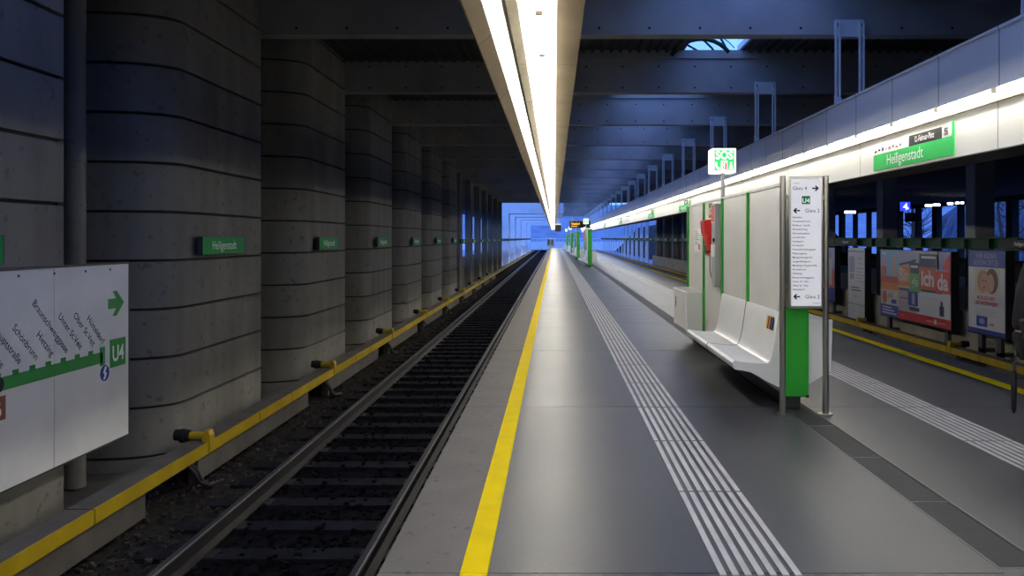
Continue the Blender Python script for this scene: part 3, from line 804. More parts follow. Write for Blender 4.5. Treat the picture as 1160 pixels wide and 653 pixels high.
for i, s_ in enumerate(['Spittelau', 'Friedensbrücke', 'Roßauer Lände', 'Schottenring', 'Schwedenplatz', 'Landstraße', 'Stadtpark', 'Karlsplatz', 'Kettenbrückengasse', 'Pilgramgasse', 'Margaretengürtel', 'Längenfeldgasse', 'Meidling Hauptstraße', 'Schönbrunn', 'Hietzing', 'Braunschweiggasse', 'Unter St. Veit', 'Ober St. Veit', 'Hütteldorf']):
    m_.ftext(f, s_, .012, vv(211 + i * 18.7), .0245, .005, M['black'], 'l', 1.05, bold=.004)
m_.ftext(f, 'Ausgang', .255, vv(609), .018, .005, M['greygrey'], 'r')
m_.build('panel', q)

# the same unit again farther along the platform
names = ['second', 'third', 'fourth', 'fifth']
for nm, dx, dy in zip(names, (-.30, -.48, -.60, -.66), (36.2, 51.5, 67, 88)):
    dup(T, dx, dy, 0, 'white platform screen with green end post, %s along the platform' % nm)
    dup(B1, dx, dy, 0, 'white bench on the %s platform screen' % nm)
    dup(BN, dx, dy, 0, 'white litter bin on the bench side of the %s platform screen' % nm)
    dup(BN2, dx, dy, 0, 'white litter bin facing the poster track on the %s platform screen' % nm)
    dup(SOS, dx, dy, 0, 'lit emergency sign over the %s platform screen' % nm)
    if nm == 'second':
        dup(EP, dx, dy, 0, 'red emergency telephone on the second platform screen')
        dup(EX, dx, dy, 0, 'grey cabinet on the second platform screen')

# hanging display, monitor, mirror
def px(x, y, Y): return ((x - VX) * Y / F, EYE - (y - VY) * Y / F)
q = thing('departure_display', 'dark hanging departure display with amber text above the distant platform', 'display', (1.4, 50, 2.2))
x0, z1 = px(645, 250.5, 50); x1, z0 = px(669, 258.5, 50)
MB(M['dark']).box(x0, x1, 50, 50.3, z0, z1).build('housing', q, bevel=.02)
f = FRONT((x0, 49.998, z0)); W = x1 - x0; H = z1 - z0
MB(M['black']).frect(f, .04, W - .04, .05, H - .05, 0, .004).ftext(f, 'Hütteldorf', .12, .20, .20, .006, M['screen'], 'l', .62, bold=.03).frect(f, .12, .5, .09, .13, .004, .006, M['screen']).build('screen', q)
MB(M['ltgrey']).box(x0, x1, 49.98, 50.32, z1, z1 + .03).build('top_strip', q)
MB(M['ltgrey']).cyl((x0 + .2, 50.15, z1), (x0 + .2, 50.15, 4.7), .015, 6).cyl((x1 - .2, 50.15, z1), (x1 - .2, 50.15, 4.7), .015, 6).build('rod', q)
q = thing('platform_monitor', 'dark hanging monitor box beside the end of the light trough', 'monitor', (.2, 60, 2.2))
x0, z1 = px(629, 255, 60); x1, z0 = px(635.5, 262.5, 60)
MB(M['black']).box(x0, x1, 60, 60.35, z0, z1).build('screen', q, bevel=.02)
MB(M['reflector']).box(x0 - .01, x1 + .01, 60, 60.4, z1, z1 + .09).build('hood', q)
MB(M['ltgrey']).cyl((x0 + .3, 60.2, z1 + .09), (x0 + .3, 60.2, 4.7), .015, 6).build('rod', q)
q = thing('mirror_cabinet', 'grey rounded cabinet on a post at the far end of the platform', 'cabinet', (-.5, 128, 0))
x0, z1 = px(619.5, 270, 128); x1, z0 = px(628, 279.5, 128)
MB(M['ltgrey']).box(x0, x1, 128, 128.4, z0, z1).build('body', q, bevel=.12)
MB(M['dark']).box(x0 + .12, (x0 + x1) / 2 - .05, 127.98, 128.0, z0 + .25, z1 - .18).box((x0 + x1) / 2 + .05, x1 - .12, 127.98, 128.0, z0 + .25, z1 - .18).build('screen', q)
MB(M['ltgrey']).cyl(((x0 + x1) / 2, 128.2, 0), ((x0 + x1) / 2, 128.2, z0 + .05), .06, 10).build('post', q)

# ------------------------------------------------------------------ route map board on the track wall
RX = -4.25
q = thing('route_map_board', 'large white route map board with green line, arrow and station names', 'sign', (RX, 5, -.35))
yb0, yb1 = 2.0, 7.93
cuts = [yb0, 3.18, 4.37, 5.56, 6.75, yb1]
m_ = MB(M['map'])
for a, b_ in zip(cuts[:-1], cuts[1:]): m_.box(RX - .05, RX, a + .003, b_ - .003, -.35, 1.345)
f = LEFTW((RX, 0, 0)); D = .003
m_.frect(f, 2.2, 7.47, .425, .53, 0, D, M['greendark']).frect(f, 7.43, 7.51, .40, .575, 0, D, M['greendark'])
st_ = ['Ober St.Veit', 'Unter St.Veit', 'Braunschweiggasse', 'Hietzing', 'Schönbrunn', 'Meidling Hauptstraße', 'Längenfeldgasse', 'Margaretengürtel', 'Pilgramgasse', 'Kettenbrückengasse', 'Karlsplatz']
m_.ftext(f, 'Hütteldorf', 7.47, .595, .09, D, M['black'], 'r', .95, R(-46))
for i, s_ in enumerate(st_):
    u = 7.28 - .203 * i
    m_.frect(f, u - .035, u + .035, .52, .565, 0, D, M['greendark'])
    m_.ftext(f, s_, u + .035, .595, .09, D, M['black'], 'r', .95, R(-46))
m_.fpoly(f, [(7.57 + a * .27, .97 + b2 * .24) for a, b2 in ((0, -.2), (.5, -.2), (.28, -.5), (.52, -.5), (1, 0), (.52, .5), (.28, .5), (.5, .2), (0, .2))], 0, D, M['greendark'])
m_.frect(f, 7.595, 7.87, .355, .625, 0, D, M['greendark']); m_.ftext(f, 'U4', 7.7325, .415, .21, D * 2, M['white'], 'c', .82, bold=.02)
m_.fpoly(f, [(7.505 + .088 * math.cos(2 * math.pi * i / 20), .325 + .088 * math.sin(2 * math.pi * i / 20)) for i in range(20)], 0, D, M['white'])
m_.fpoly(f, [(7.505 + .078 * math.cos(2 * math.pi * i / 20), .325 + .078 * math.sin(2 * math.pi * i / 20)) for i in range(20)], 0, D * 1.5, M['blue'])
m_.fpoly(f, [(7.475, .33), (7.505, .385), (7.535, .385), (7.51, .335)], 0, D * 2, M['white']).fpoly(f, [(7.535, .32), (7.505, .265), (7.475, .265), (7.50, .315)], 0, D * 2, M['white']).fpoly(f, [(7.475, .33), (7.51, .335), (7.535, .32), (7.50, .315)], 0, D * 2, M['white'])
m_.frect(f, 5.90, 6.15, .20, .385, 0, D, M['brown']); m_.ftext(f, 'U6', 6.025, .235, .15, D * 2, M['white'], 'c', .85, bold=.02)
m_.fpoly(f, [(6.07 + .06 * math.cos(2 * math.pi * i / 16), .475 + .06 * math.sin(2 * math.pi * i / 16)) for i in range(16)], 0, D * 1.6, M['black'])
m_.build('board', q)
fr = MB(M['dark']).box(RX - .07, RX - .05, yb0, yb1 + .01, -.37, 1.365).box(RX - .07, RX + .004, yb0, yb1 + .01, 1.345, 1.365).box(RX - .07, RX + .004, yb0, yb1 + .01, -.365, -.35).box(RX - .07, RX + .004, yb1, yb1 + .012, -.365, 1.365)
fo = fr.build('frame', q)
for u in (4.7, 5.2, 5.8, 6.3, 6.75, 7.2, 7.6): MB(M['dark']).cyl((RX, u, 1.30), (RX + .004, u, 1.30), .012, 8).build('bolt', fo)
for u in (4.8, 6.9):
    for z in (-.1, 1.1): MB(M['dark']).box(-4.5, RX - .07, u, u + .1, z, z + .1).build('bracket', fo)

# ------------------------------------------------------------------ poster wall and hall beyond
PX_ = 8.62
struct(MB(M['parapet']).box(8.95, 9.15, Y0, ROOF, -1.3, .02).build('wall_right'), 'beige concrete parapet below the posters', 'wall')
gr = thing('sign_girder', 'dark green steel girder with stiffeners above the posters', 'girder', (8.8, 40, 1.36))
gm = MB(M['girder']).box(8.80, 8.83, Y0, 150, 1.385, 1.60).box(8.70, 8.92, Y0, 150, 1.585, 1.61).box(8.70, 8.92, Y0, 150, 1.365, 1.39)
web = gm.build('web', gr)
y = 13.0
while y < 40: MB(M['girder']).box(8.71, 8.80, y - .012, y + .012, 1.39, 1.585).build('stiffener', web); y += .98
for k in range(-1, 28):
    y = 12.4 + PITCH * k
    br = y > ROOF
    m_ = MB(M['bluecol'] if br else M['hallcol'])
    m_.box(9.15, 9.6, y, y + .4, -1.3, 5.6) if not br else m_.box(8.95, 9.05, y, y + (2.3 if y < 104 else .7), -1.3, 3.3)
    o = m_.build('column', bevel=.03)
    lab = ('tall pale column tinted daylight blue behind the far track, %s beyond the dark section' % ORD[k - 13]) if br else ('dark concrete column behind the posters, %s along' % ORD[max(k, 0)] if k >= 0 else 'dark concrete column beyond the picture edge behind the posters')
    struct(o, lab, 'column', 'columns behind the far track')
for k in range(8, 24):
    y = 12.4 + PITCH * k; f = RIGHTW((8.69, y + .8, 1.38)); m_ = MB(M['greensign']).frect(f, 0, .9, 0, .2, -.01, .02)
    m_.ftext(f, 'Heiligenstadt', .45, .06, .13, .022, M['white'], 'c', .9)
    tag(m_.build('station_name_sign'), 'small name sign on the dark green girder, %s in the far row' % ORD[k - 8], 'sign', 'name signs along the girder')
def girder_sign(ya, yb, label):
    f = RIGHTW((8.69, yb, 1.41)); m_ = MB(M['black']).frect(f, 0, yb - ya, 0, .16, -.01, .01)
    m_.ftext(f, 'Heiligenstadt', (yb - ya) / 2, .045, .11, .012, M['p_white'], 'c', .85)
    tag(m_.build('station_name_sign'), label, 'sign', 'black name signs on the girder')
girder_sign(22.8, 24.6, 'black name sign on the girder above the tall narrow text poster')
girder_sign(14.0, 15.5, 'black name sign on the girder beside the standing person')

# posters: pixel on the photo -> plane of the poster board
def PP(x, y):
    Y = F * PX_ / (x - VX)
    return Y, EYE - (y - VY) * Y / F
def poster(xa, xb, zt_, zb_, label, draw, legs=True):
    Ya, Yb = PP(xa, 0)[0], PP(xb, 0)[0]       # far, near
    q = thing('poster_board', label, 'poster', (PX_, (Ya + Yb) / 2, zb_), 'posters on the far wall')
    f = RIGHTW((PX_, Ya, zb_)); W = Ya - Yb; H = zt_ - zb_
    m_ = MB(M['p_white']); m_.frect(f, 0, W, 0, H, 0, .004)
    draw(m_, f, W, H); m_.build('print', q)
    MB(M['black']).frect(f, -.03, W + .03, -.03, H + .003, -.17, 0).build('backing', q)
    for u in ((.25, W - .4) if W > 1 else (W / 2 - .07,)): MB(M['dark']).frect(f, u, u + .15, -.50, -.03, -.14, -.06).frect(f, u, u + .15, -.40, -.32, -.32, -.06).build('support_leg', q)
    return q
def oval(m_, f, u, v, ru, rv, d, mt): m_.fpoly(f, [(u + ru * math.cos(2 * math.pi * i / 18), v + rv * math.sin(2 * math.pi * i / 18)) for i in range(18)], .004, d, mt)
def d_big(m_, f, W, H):
    r = lambda a, b2, c, d, k, e=.006: m_.frect(f, a * W, b2 * W, c * H, d * H, .004, e, M[k])
    r(0, .29, .60, 1, 'p_sky'); r(0, .29, .50, .60, 'p_org2'); r(0, .29, .40, .51, 'p_orange'); r(0, .29, .17, .40, 'p_cream'); r(0, .29, 0, .17, 'p_blue')
    oval(m_, f, .06 * W, .80 * H, .035 * W, .09 * H, .008, M['p_skin']); oval(m_, f, .055 * W, .68 * H, .045 * W, .08 * H, .009, M['p_org2'])
    m_.fpoly(f, [(.19 * W, .64 * H), (.25 * W, .62 * H), (.24 * W, .84 * H), (.2 * W, .84 * H)], .006, .009, M['p_skin']); oval(m_, f, .22 * W, .87 * H, .022 * W, .04 * H, .0095, M['p_skin'])
    m_.ftext(f, 'Ferien', .03 * W, .93 * H, .09, .009, M['white'])
    oval(m_, f, .07 * W, .28 * H, .035 * W, .1 * H, .008, M['p_org2']); r(.12, .2, .28, .34, 'p_lilac', .008); r(.18, .26, .2, .26, 'p_blue', .008)
    for i in range(3): r(.03, .26 - .04 * i, .035 + .042 * i, .052 + .042 * i, 'p_white', .008)
    r(.29, 1, 0, .12, 'p_red'); r(.29, .56, .76, 1, 'p_lilac'); r(.29, .56, .12, .47, 'p_grey'); r(.56, 1, .12, .47, 'p_white'); r(.56, .86, .76, 1, 'p_grey'); r(.84, 1, .73, 1, 'p_lilac')
    m_.fpoly(f, [(.30 * W, .77 * H), (.55 * W, .84 * H), (.55 * W, .88 * H), (.30 * W, .80 * H)], .006, .008, M['p_dark'])
    r(.46, .6, .66, .83, 'p_dark', .008); r(.48, .58, .76, .79, 'p_white', .0095); r(.6, .84, .77, .96, 'p_dark', .008); r(.63, .82, .90, .93, 'p_white', .0095)
    m_.fpoly(f, [(.9 * W, .78 * H), (1.0 * W, .74 * H), (1.0 * W, .98 * H), (.94 * W, .9 * H)], .006, .008, M['p_red2'])
    r(.29, .47, .48, .78, 'p_orange', .010); r(.47, .61, .42, .68, 'p_green', .012); r(.61, .82, .47, .78, 'p_org2', .010); r(.82, 1, .45, .74, 'p_red2', .012)
    m_.ftext(f, 'Bin', .38 * W, .555 * H, .46, .0115, M['p_cream'], 'c', .95, bold=.03)
    m_.ftext(f, 'gle', .54 * W, .50 * H, .32, .0135, M['p_cream'], 'c', .95, bold=.02)
    m_.ftext(f, 'ich', .715 * W, .53 * H, .50, .0115, M['p_white'], 'c', 1.12, bold=.03)
    m_.ftext(f, 'da', .91 * W, .50 * H, .50, .0135, M['p_white'], 'c', 1.05, bold=.03)
    r(.44, .58, .22, .42, 'p_blue', .010); r(.5, .54, .24, .40, 'p_lilac', .012); r(.30, .46, .42, .45, 'p_dark', .008); r(.32, .45, .30, .32, 'p_red', .008); r(.46, .6, .15, .2, 'p_dark', .010)
    r(.87, .92, .15, .28, 'p_dark', .010); r(.885, .905, .28, .34, 'p_dark', .010); r(.62, .85, .36, .365, 'p_grey', .008); r(.62, .9, .44, .47, 'p_dark', .008)
    m_.ftext(f, 'gleich', .34 * W, .05 * H, .07, .008, M['p_white']); r(.80, .83, .03, .09, 'p_white', .008); r(.70, .79, .05, .062, 'p_cream', .008); r(.84, .94, .05, .062, 'p_cream', .008)
poster(998, 1077, 1.30, -.40, 'wide colourful poster reading Bin ich da on orange and red', d_big)
def d_eu(m_, f, W, H):
    r = lambda a, b2, c, d, k, e=.006: m_.frect(f, a * W, b2 * W, c * H, d * H, .004, e, M[k])
    r(0, 1, .80, 1, 'p_blue'); r(0, 1, 0, .055, 'p_blue')
    m_.ftext(f, 'WIR REDEN', .5 * W, .905 * H, .15, .008, M['p_lilac'], 'c', .95); m_.ftext(f, 'EUROPA SPITZE', .5 * W, .825 * H, .15, .008, M['p_lilac'], 'c', .85)
    r(.18, .86, .47, .79, 'p_cream', .006)
    oval(m_, f, .42 * W, .63 * H, .16 * W, .14 * H, .008, M['p_hair']); oval(m_, f, .66 * W, .64 * H, .17 * W, .15 * H, .0075, M['p_hair2'])
    oval(m_, f, .46 * W, .61 * H, .11 * W, .115 * H, .010, M['p_skin']); oval(m_, f, .63 * W, .615 * H, .10 * W, .11 * H, .009, M['p_skin'])
    oval(m_, f, .42 * W, .64 * H, .02 * W, .01 * H, .0115, M['p_dark']); oval(m_, f, .50 * W, .64 * H, .02 * W, .01 * H, .0115, M['p_dark']); oval(m_, f, .46 * W, .555 * H, .04 * W, .012 * H, .0115, M['p_red'])
    m_.ftext(f, 'MORGEN HIER', .5 * W, .41 * H, .115, .008, M['p_red'], 'c', .85, bold=.02); m_.ftext(f, 'UND WEITERWISSEN', .5 * W, .345 * H, .115, .008, M['p_red'], 'c', .75, bold=.02)
    for i in range(4): r(.22, .78 - .05 * (i % 2), .22 + i * .025, .226 + i * .025, 'p_grey', .006)
    r(.24, .54, .085, .21, 'p_blue', .008); oval(m_, f, .39 * W, .147 * H, .08 * W, .035 * H, .0095, M['p_lilac']); r(.6, .72, .11, .14, 'pinktext', .008); r(.6, .7, .15, .155, 'p_grey', .008)
poster(1097.5, 1138.5, 1.35, -.32, 'white poster with blue band and two faces beside the dark opening', d_eu)
def d_txt(m_, f, W, H):
    r = lambda a, b2, c, d, k, e=.006: m_.frect(f, a * W, b2 * W, c * H, d * H, .004, e, M[k])
    r(.02, .98, .94, .965, 'p_lilac'); r(.08, .4, .66, .88, 'p_lilac'); r(.12, .36, .56, .64, 'p_grey')
    m_.ftext(f, 'Fahrplan', .72 * W, .84 * H, .11, .008, M['p_red2'], 'c', .8); m_.ftext(f, 'Info', .74 * W, .77 * H, .12, .008, M['p_red2'], 'c')
    for i in range(5): r(.48, .96 - .1 * (i % 2), .53 + .045 * i, .542 + .045 * i, 'p_grey')
    for i in range(2): r(.2, .8 - .1 * i, .40 + .04 * i, .415 + .04 * i, 'p_dark')
    m_.ftext(f, 'Wien Linz', .5 * W, .30 * H, .13, .008, M['p_red2'], 'c', .8)
    r(0, 1, .20, .222, 'p_grey')
    for i in range(5): r(.06, .46, .04 + .03 * i, .05 + .03 * i, 'p_lilac'); r(.54, .92, .045 + .03 * i, .055 + .03 * i, 'p_grey')
poster(961, 979.5, 1.32, -.72, 'tall narrow white text poster with red headings beside the wide colourful poster', d_txt)
def d_strip(m_, f, W, H):
    r = lambda a, b2, c, d, k, e=.006: m_.frect(f, a * W, b2 * W, c * H, d * H, .004, e, M[k])
    r(0, 1, .6, 1, 'p_lilac'); r(0, 1, .25, .6, 'p_red2'); r(0, 1, 0, .25, 'p_blue'); r(.6, .9, .3, .8, 'p_cream', .008)
poster(921, 945.5, 1.30, -.35, 'colourful poster mostly hidden behind the information panel', d_strip)

# hall beyond the parapet
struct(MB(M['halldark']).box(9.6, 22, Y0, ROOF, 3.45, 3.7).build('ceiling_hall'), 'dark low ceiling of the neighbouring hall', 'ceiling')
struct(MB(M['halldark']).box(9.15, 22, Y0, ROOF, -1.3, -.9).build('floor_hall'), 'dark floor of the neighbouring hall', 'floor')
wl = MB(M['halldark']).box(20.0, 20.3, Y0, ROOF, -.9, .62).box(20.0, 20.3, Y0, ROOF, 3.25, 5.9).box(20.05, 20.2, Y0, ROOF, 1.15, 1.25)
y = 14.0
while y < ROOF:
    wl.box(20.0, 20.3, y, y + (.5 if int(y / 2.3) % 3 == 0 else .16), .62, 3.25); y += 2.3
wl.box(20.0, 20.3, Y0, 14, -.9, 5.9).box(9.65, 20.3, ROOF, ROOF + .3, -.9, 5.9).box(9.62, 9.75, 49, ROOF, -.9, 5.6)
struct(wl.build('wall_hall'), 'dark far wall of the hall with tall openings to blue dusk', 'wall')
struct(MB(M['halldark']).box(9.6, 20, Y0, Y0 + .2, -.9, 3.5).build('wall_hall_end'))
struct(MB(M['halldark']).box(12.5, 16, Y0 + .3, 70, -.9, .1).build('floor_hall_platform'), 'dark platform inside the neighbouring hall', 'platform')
k = 0
for (x, yy, L_) in ((963, 240.5, .46), (1052, 233, .27), (1061, 232.3, .27), (1076.5, 230.8, .22), (1084.5, 230.2, .14), (1090, 229.9, .11), (1000, 237.5, .10)):
    Y = 34.0 + k * .35; X, Z = px(x, yy, Y); k += 1
    q = thing('hall_lamp', 'small white tube lamp in the dark hall, %s of the row past the information panel' % ORD[[0, 2, 3, 4, 5, 6, 1][k - 1]], 'light', (X, Y, Z), 'lamps in the dark hall')
    MB(M['tube2']).cyl((X - L_ / 2, Y, Z), (X + L_ / 2, Y, Z), .05, 8).build('tube', q)
    MB(M['dark']).box(X - L_ / 2, X + L_ / 2, Y - .03, Y + .03, Z + .05, Z + .09).cyl((X, Y, Z + .09), (X, Y, 3.45), .015, 6).build('fitting', q)
X, Z = px(1026, 234, 30)
q = thing('track_number_sign', 'blue lit sign with a white 4 in the dark hall', 'sign', (X, 30, Z))
f = FRONT((X, 30, Z)); MB(M['bluelit']).frect(f, -.17, .17, -.17, .17, -.1, 0).ftext(f, '4', -.10, -.12, .34, .005, M['bluewhite'], 'l', 1, bold=.02).frect(f, .06, .11, -.1, -.05, 0, .005, M['bluewhite']).build('face', q)
MB(M['dark']).cyl((X, 30.05, Z + .17), (X, 30.05, 3.45), .015, 6).build('rod', q)
X, Z = px(1037, 246, 30)
q = thing('hall_display', 'dark display box below the blue lit 4 sign', 'display', (X, 30, Z))
MB(M['black']).box(X - .24, X + .24, 30.2, 30.4, Z - .17, Z + .17).build('housing', q, bevel=.02)
MB(M['dark']).cyl((X, 30.3, Z + .17), (X, 30.3, 3.45), .015, 6).build('rod', q)

# ------------------------------------------------------------------ outside
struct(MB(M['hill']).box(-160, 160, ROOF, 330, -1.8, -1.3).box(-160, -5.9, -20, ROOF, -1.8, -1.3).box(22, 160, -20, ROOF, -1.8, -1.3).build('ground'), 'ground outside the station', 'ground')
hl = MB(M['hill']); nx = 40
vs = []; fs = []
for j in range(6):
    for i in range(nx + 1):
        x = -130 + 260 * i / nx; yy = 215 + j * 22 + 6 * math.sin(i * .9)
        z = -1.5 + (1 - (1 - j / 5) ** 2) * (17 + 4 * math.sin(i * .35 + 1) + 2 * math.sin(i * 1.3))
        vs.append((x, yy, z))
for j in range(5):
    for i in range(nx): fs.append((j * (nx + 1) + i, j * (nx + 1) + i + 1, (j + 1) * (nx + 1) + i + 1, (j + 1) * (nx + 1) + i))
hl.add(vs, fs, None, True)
struct(hl.build('hill'), 'wooded slope tinted haze blue beyond the end of the station', 'hill')
em = MB(M['embank']); vs = []; fs = []; nx = 30
for i in range(nx + 1):
    y = 74 + 100 * i / nx
    for j, (x, z) in enumerate(((13, -1.5), (15.5, 1.2), (18, 3.2 + .6 * math.sin(i * 1.1)), (24, 4.2 + .8 * math.sin(i * .7)), (30, -1.5))): vs.append((x + .4 * math.sin(i * 1.7 + j), y, z))
for i in range(nx):
    for j in range(4): fs.append((i * 5 + j, (i + 1) * 5 + j, (i + 1) * 5 + j + 1, i * 5 + j + 1))
em.add(vs, fs, None, True)
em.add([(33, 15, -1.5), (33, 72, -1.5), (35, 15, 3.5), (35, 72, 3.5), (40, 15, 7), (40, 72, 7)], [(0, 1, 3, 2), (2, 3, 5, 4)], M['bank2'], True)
struct(em.build('embankment'), 'dark planted bank behind the pale columns of the far track', 'bank')
bw = thing('bridge_wall', 'pale concrete wall with railing crossing beyond the end of the track', 'wall', (0, 186, -1.3)); bw['kind'] = 'structure'
MB(M['portal']).box(-30, 30, 186, 186.5, -1.3, .75).build('wall_body', bw)
rl = MB(M['portal'])
for i in range(61): rl.box(-30 + i, -29.94 + i, 186.1, 186.2, .75, 1.5)
rl.box(-30, 30, 186.1, 186.2, 1.45, 1.55); rl.build('railing', bw)
def tree(x, y, seed, label):
    rnd = random.Random(seed); q = thing('bare_tree', label, 'tree', (x, y, -1.4), 'bare trees outside the hall')
    H = rnd.uniform(6.5, 8.5); MB(M['bark']).tube([(x, y, -1.4), (x + rnd.uniform(-.1, .1), y, .8), (x + rnd.uniform(-.3, .3), y + .2, H * .55), (x + rnd.uniform(-.5, .5), y, H)], [.17, .14, .09, .02], 8).build('trunk', q)
    b2 = MB(M['bark'])
    for i in range(22):
        z = rnd.uniform(.4, H * .85); a = rnd.uniform(0, 6.28); L_ = rnd.uniform(.9, 2.4)
        p = Vector((x, y, z)); d = Vector((math.cos(a), math.sin(a), rnd.uniform(.2, .9)))
        p1 = p + d * L_ * .5; p2 = p + d * L_ + Vector((0, 0, rnd.uniform(0, .4)))
        b2.tube([p, p1, p2], [.045, .03, .008], 5)
        for j in range(3):
            d2 = (d + Vector((rnd.uniform(-.8, .8), rnd.uniform(-.8, .8), rnd.uniform(-.1, .8)))).normalized()
            s_ = p + d * L_ * rnd.uniform(.4, .95); b2.tube([s_, s_ + d2 * rnd.uniform(.4, .9)], [.018, .005], 4)
    b2.build('branch', q)
for i in range(9): tree(26.5 + (i % 3) * 1.7, 31 + i * 4.4, 50 + i, 'bare dark tree in the blue dusk outside the hall, %s of the row' % ORD[i])

# ------------------------------------------------------------------ person at the edge of the picture
def skin(name, parent, chains, m, sub=2):
    # chains: list of (list of (pos, (rx, ry)), attach index pair or None)
    me = bpy.data.meshes.new(name); bm = bmesh.new(); lay = bm.verts.layers.skin.verify(); ref = {}
    root = True
    for key, pts, att in chains:
        prev = ref[att] if att else None
        for i, (p, r) in enumerate(pts):
            v = bm.verts.new(Vector(p) - Vector(parent.location)); rr = r if isinstance(r, tuple) else (r, r)
            v[lay].radius = rr; v[lay].use_root = root; root = False
            if prev is not None: bm.edges.new((prev, v))
            prev = v; ref[(key, i)] = v
    bm.to_mesh(me); bm.free()
    o = bpy.data.objects.new(name, me); C.objects.link(o)
    o.modifiers.new('s', 'SKIN').use_smooth_shade = True
    s2 = o.modifiers.new('b', 'SUBSURF'); s2.levels = sub; s2.render_levels = sub
    dg = bpy.context.evaluated_depsgraph_get(); ev = o.evaluated_get(dg); nm = bpy.data.meshes.new_from_object(ev)
    bpy.data.objects.remove(o); bpy.data.meshes.remove(me)
    nm.materials.clear(); nm.materials.append(m)
    for p in nm.polygons: p.use_smooth = True
    o = bpy.data.objects.new(name, nm); C.objects.link(o); o.parent = parent
    return o
px0, py0 = 3.79, 6.0
P = thing('person', 'person in black coat and blue jeans cut off by the picture edge', 'person', (px0, py0, 0))
def W_(x, y, z): return (px0 + x, py0 + y, z)
def hand(side, wx, wy, wz):
    ch = [('h%d' % side, [(W_(wx, wy - .01, wz - .05), (.02, .036)), (W_(wx, wy - .02, wz - .10), (.018, .04))], ('a%d' % side, 3))]
    for i, (oy, ln) in enumerate(((.03, .07), (.01, .08), (-.012, .075), (-.032, .06))):
        ch.append(('f%d%d' % (side, i), [(W_(wx, wy - .02 + oy, wz - .115), .010), (W_(wx - side * .008, wy - .02 + oy, wz - .115 - ln * .5), .009), (W_(wx - side * .03, wy - .02 + oy, wz - .115 - ln * .85), .008)], ('h%d' % side, 1)))
    ch.append(('t%d' % side, [(W_(wx - side * .01, wy + .045, wz - .07), .011), (W_(wx - side * .025, wy + .06, wz - .11), .009)], ('h%d' % side, 0)))
    return ch
body = [('s', [(W_(0, 0, .96), (.14, .11)), (W_(0, .01, 1.12), (.13, .10)), (W_(0, .01, 1.30), (.15, .11)), (W_(0, 0, 1.44), (.10, .08)), (W_(0, .0, 1.52), .052), (W_(0, .015, 1.58), (.07, .085)), (W_(0, .02, 1.66), (.078, .10)), (W_(0, .01, 1.73), (.06, .075))], None)]
for s_ in (-1, 1):
    body.append(('a%d' % s_, [(W_(s_ * .17, 0, 1.41), .055), (W_(s_ * .25, -.01, 1.14), .045), (W_(s_ * .262, .015, .98), .038), (W_(s_ * .265, .03, .88), .027)], ('s', 3)))
    body += hand(s_, s_ * .268, .035, .86)
    body.append(('l%d' % s_, [(W_(s_ * .095, 0, .86), .085), (W_(s_ * .10, .015, .50), .058), (W_(s_ * .10, -.005, .30), .05), (W_(s_ * .10, -.01, .09), .036), (W_(s_ * .105, .10, .04), (.032, .03))], ('s', 0)))
skin('body', P, body, M['skin'])
# face details
fc = MB(M['skin']); fc.ball(W_(0, .118, 1.635), .014, None, 8, 6, (.9, 1.2, 1.5))
for s_ in (-1, 1): fc.ball(W_(s_ * .082, .01, 1.64), .022, None, 8, 6, (.4, .8, 1.3)); fc.ball(W_(s_ * .03, .10, 1.66), .011, M['white'], 8, 6); fc.ball(W_(s_ * .03, .109, 1.66), .005, M['black'], 6, 4)
fc.ball(W_(0, .108, 1.597), .02, M['pinktext'], 8, 6, (1, .4, .3)); fc.build('face', P)
coat = [('s', [(W_(0, 0, .84), (.18, .145)), (W_(0, .005, 1.0), (.165, .135)), (W_(0, .01, 1.16), (.155, .125)), (W_(0, .01, 1.32), (.17, .13)), (W_(0, 0, 1.445), (.115, .095)), (W_(0, 0, 1.50), (.075, .07))], None)]
for s_ in (-1, 1):
    coat.append(('a%d' % s_, [(W_(s_ * .18, 0, 1.41), .075), (W_(s_ * .25, -.01, 1.15), .066), (W_(s_ * .264, .015, .98), .058), (W_(s_ * .266, .028, .89), .05)], ('s', 4)))
skin('coat', P, coat, M['coat'])
for s_ in (-1, 1):
    hs_ = hand(s_, s_ * .268, .035, .86); w0 = W_(s_ * .266, .03, .90)
    gl_ = [('w', [(w0, .046), (W_(s_ * .267, .033, .86), .042)], None)]
    for key, pts, att in hs_:
        att = ('w', 1) if att[0].startswith('a') else att
        gl_.append((key, [(p, (r[0] + .010, r[1] + .010) if isinstance(r, tuple) else r + .005) for p, r in pts], att))
    skin('glove', P, gl_, M['coat'], 1)
tr_ = [('p', [(W_(0, 0, .92), (.15, .12)), (W_(0, 0, .86), (.15, .12))], None)]
for s_ in (-1, 1):
    tr_.append(('l%d' % s_, [(W_(s_ * .095, 0, .76), .10), (W_(s_ * .10, .012, .50), .075), (W_(s_ * .10, -.005, .28), .068), (W_(s_ * .10, -.01, .07), .062)], ('p', 1)))
skin('jeans', P, tr_, M['jeans'])
for s_ in (-1, 1):
    sh = MB(M['black']); sh.ball(W_(s_ * .105, .05, .045), .05, None, 12, 8, (1, 2.8, .9)); sh.build('shoe', P)
hr = MB(M['hairm']); hr.ball(W_(0, -.012, 1.69), .1, None, 16, 10, (.92, 1.12, .95)); hr.ball(W_(0, -.06, 1.62), .08, None, 12, 8, (.95, .7, 1.2)); hr.build('hair', P)
q = thing('umbrella', 'black folded umbrella hanging by its strap from the coated hand', 'umbrella', W_(-.29, .03, .27))
ux = -.302
MB(M['black']).tube([W_(ux, .03, .27), W_(ux, .03, .30), W_(ux, .03, .45), W_(ux, .03, .58), W_(ux, .03, .6)], [.006, .017, .021, .019, .010], 10).build('canopy', q)
MB(M['dark']).cyl(W_(ux, .03, .6), W_(ux, .03, .66), .012, 8).build('handle', q)
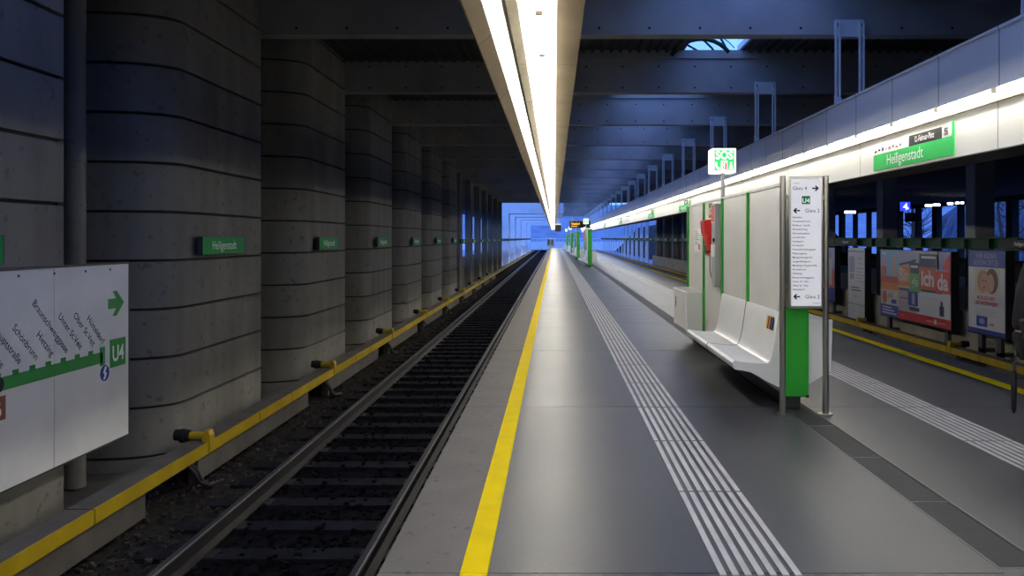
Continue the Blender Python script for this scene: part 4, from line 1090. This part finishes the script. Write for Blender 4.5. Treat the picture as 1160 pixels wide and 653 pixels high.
MB(M['black']).tube([W_(ux, .03, .65), W_(ux + .01, .028, .70), W_(ux + .03, .02, .74)], .005, 6).build('strap', q)
q = thing('shoulder_bag', 'black bag with pale piping at the hip of the coated person', 'bag', W_(-.22, -.19, .62))
f = Frame(W_(-.35, -.21, .62), (.95, -.15, .28), (-.28, 0, .95))
f.u = Vector((-.28, 0, .96)); f.r = Vector((.96, 0, .28)); f.n = f.r.cross(f.u)
MB(M['coat']).frect(f, .06, .42, .10, .38, -.04, .05).build('body', q, bevel=.02)
MB(M['ltgrey']).tube([f.p(.055, .1, .05), f.p(.42, .1, .05)], .007, 6).build('piping', q)

# ------------------------------------------------------------------ world, camera
w = bpy.data.worlds.new('World'); bpy.context.scene.world = w; w.use_nodes = True
N = w.node_tree.nodes; L = w.node_tree.links
bg = N['Background']; tc = N.new('ShaderNodeTexCoord'); sp = N.new('ShaderNodeSeparateXYZ'); cr = N.new('ShaderNodeValToRGB')
L.new(tc.outputs['Generated'], sp.inputs[0]); L.new(sp.outputs['Z'], cr.inputs['Fac']); L.new(cr.outputs[0], bg.inputs['Color'])
cr.color_ramp.elements[0].position = 0.0; cr.color_ramp.elements[0].color = (.12, .36, 1.0, 1)
cr.color_ramp.elements[1].position = .7; cr.color_ramp.elements[1].color = (.23, .38, 1.0, 1)
bg.inputs['Strength'].default_value = 2.2

cam = bpy.data.cameras.new('camera'); co = bpy.data.objects.new('camera', cam); C.objects.link(co)
co.location = (0, 0, EYE); co.rotation_euler = (R(90), 0, 0)
cam.sensor_width = 36; cam.lens = 36 * F / 1160
cam.shift_x = -(VX - 580) / 1160; cam.shift_y = -(326.5 - VY) / 1160
cam.clip_end = 1000; cam.clip_start = .05
sc = bpy.context.scene; sc.camera = co
sc.view_settings.view_transform = 'Standard'; sc.view_settings.look = 'None'; sc.view_settings.gamma = 1; sc.view_settings.use_curve_mapping = False
sc.view_settings.exposure = 0.0
sc.cycles.use_denoising = True
sc.cycles.max_bounces = 8; sc.cycles.diffuse_bounces = 5; sc.cycles.transparent_max_bounces = 8
sc.cycles.sample_clamp_indirect = 6.0
for o in bpy.data.objects:
    if '_o' in o: del o['_o']
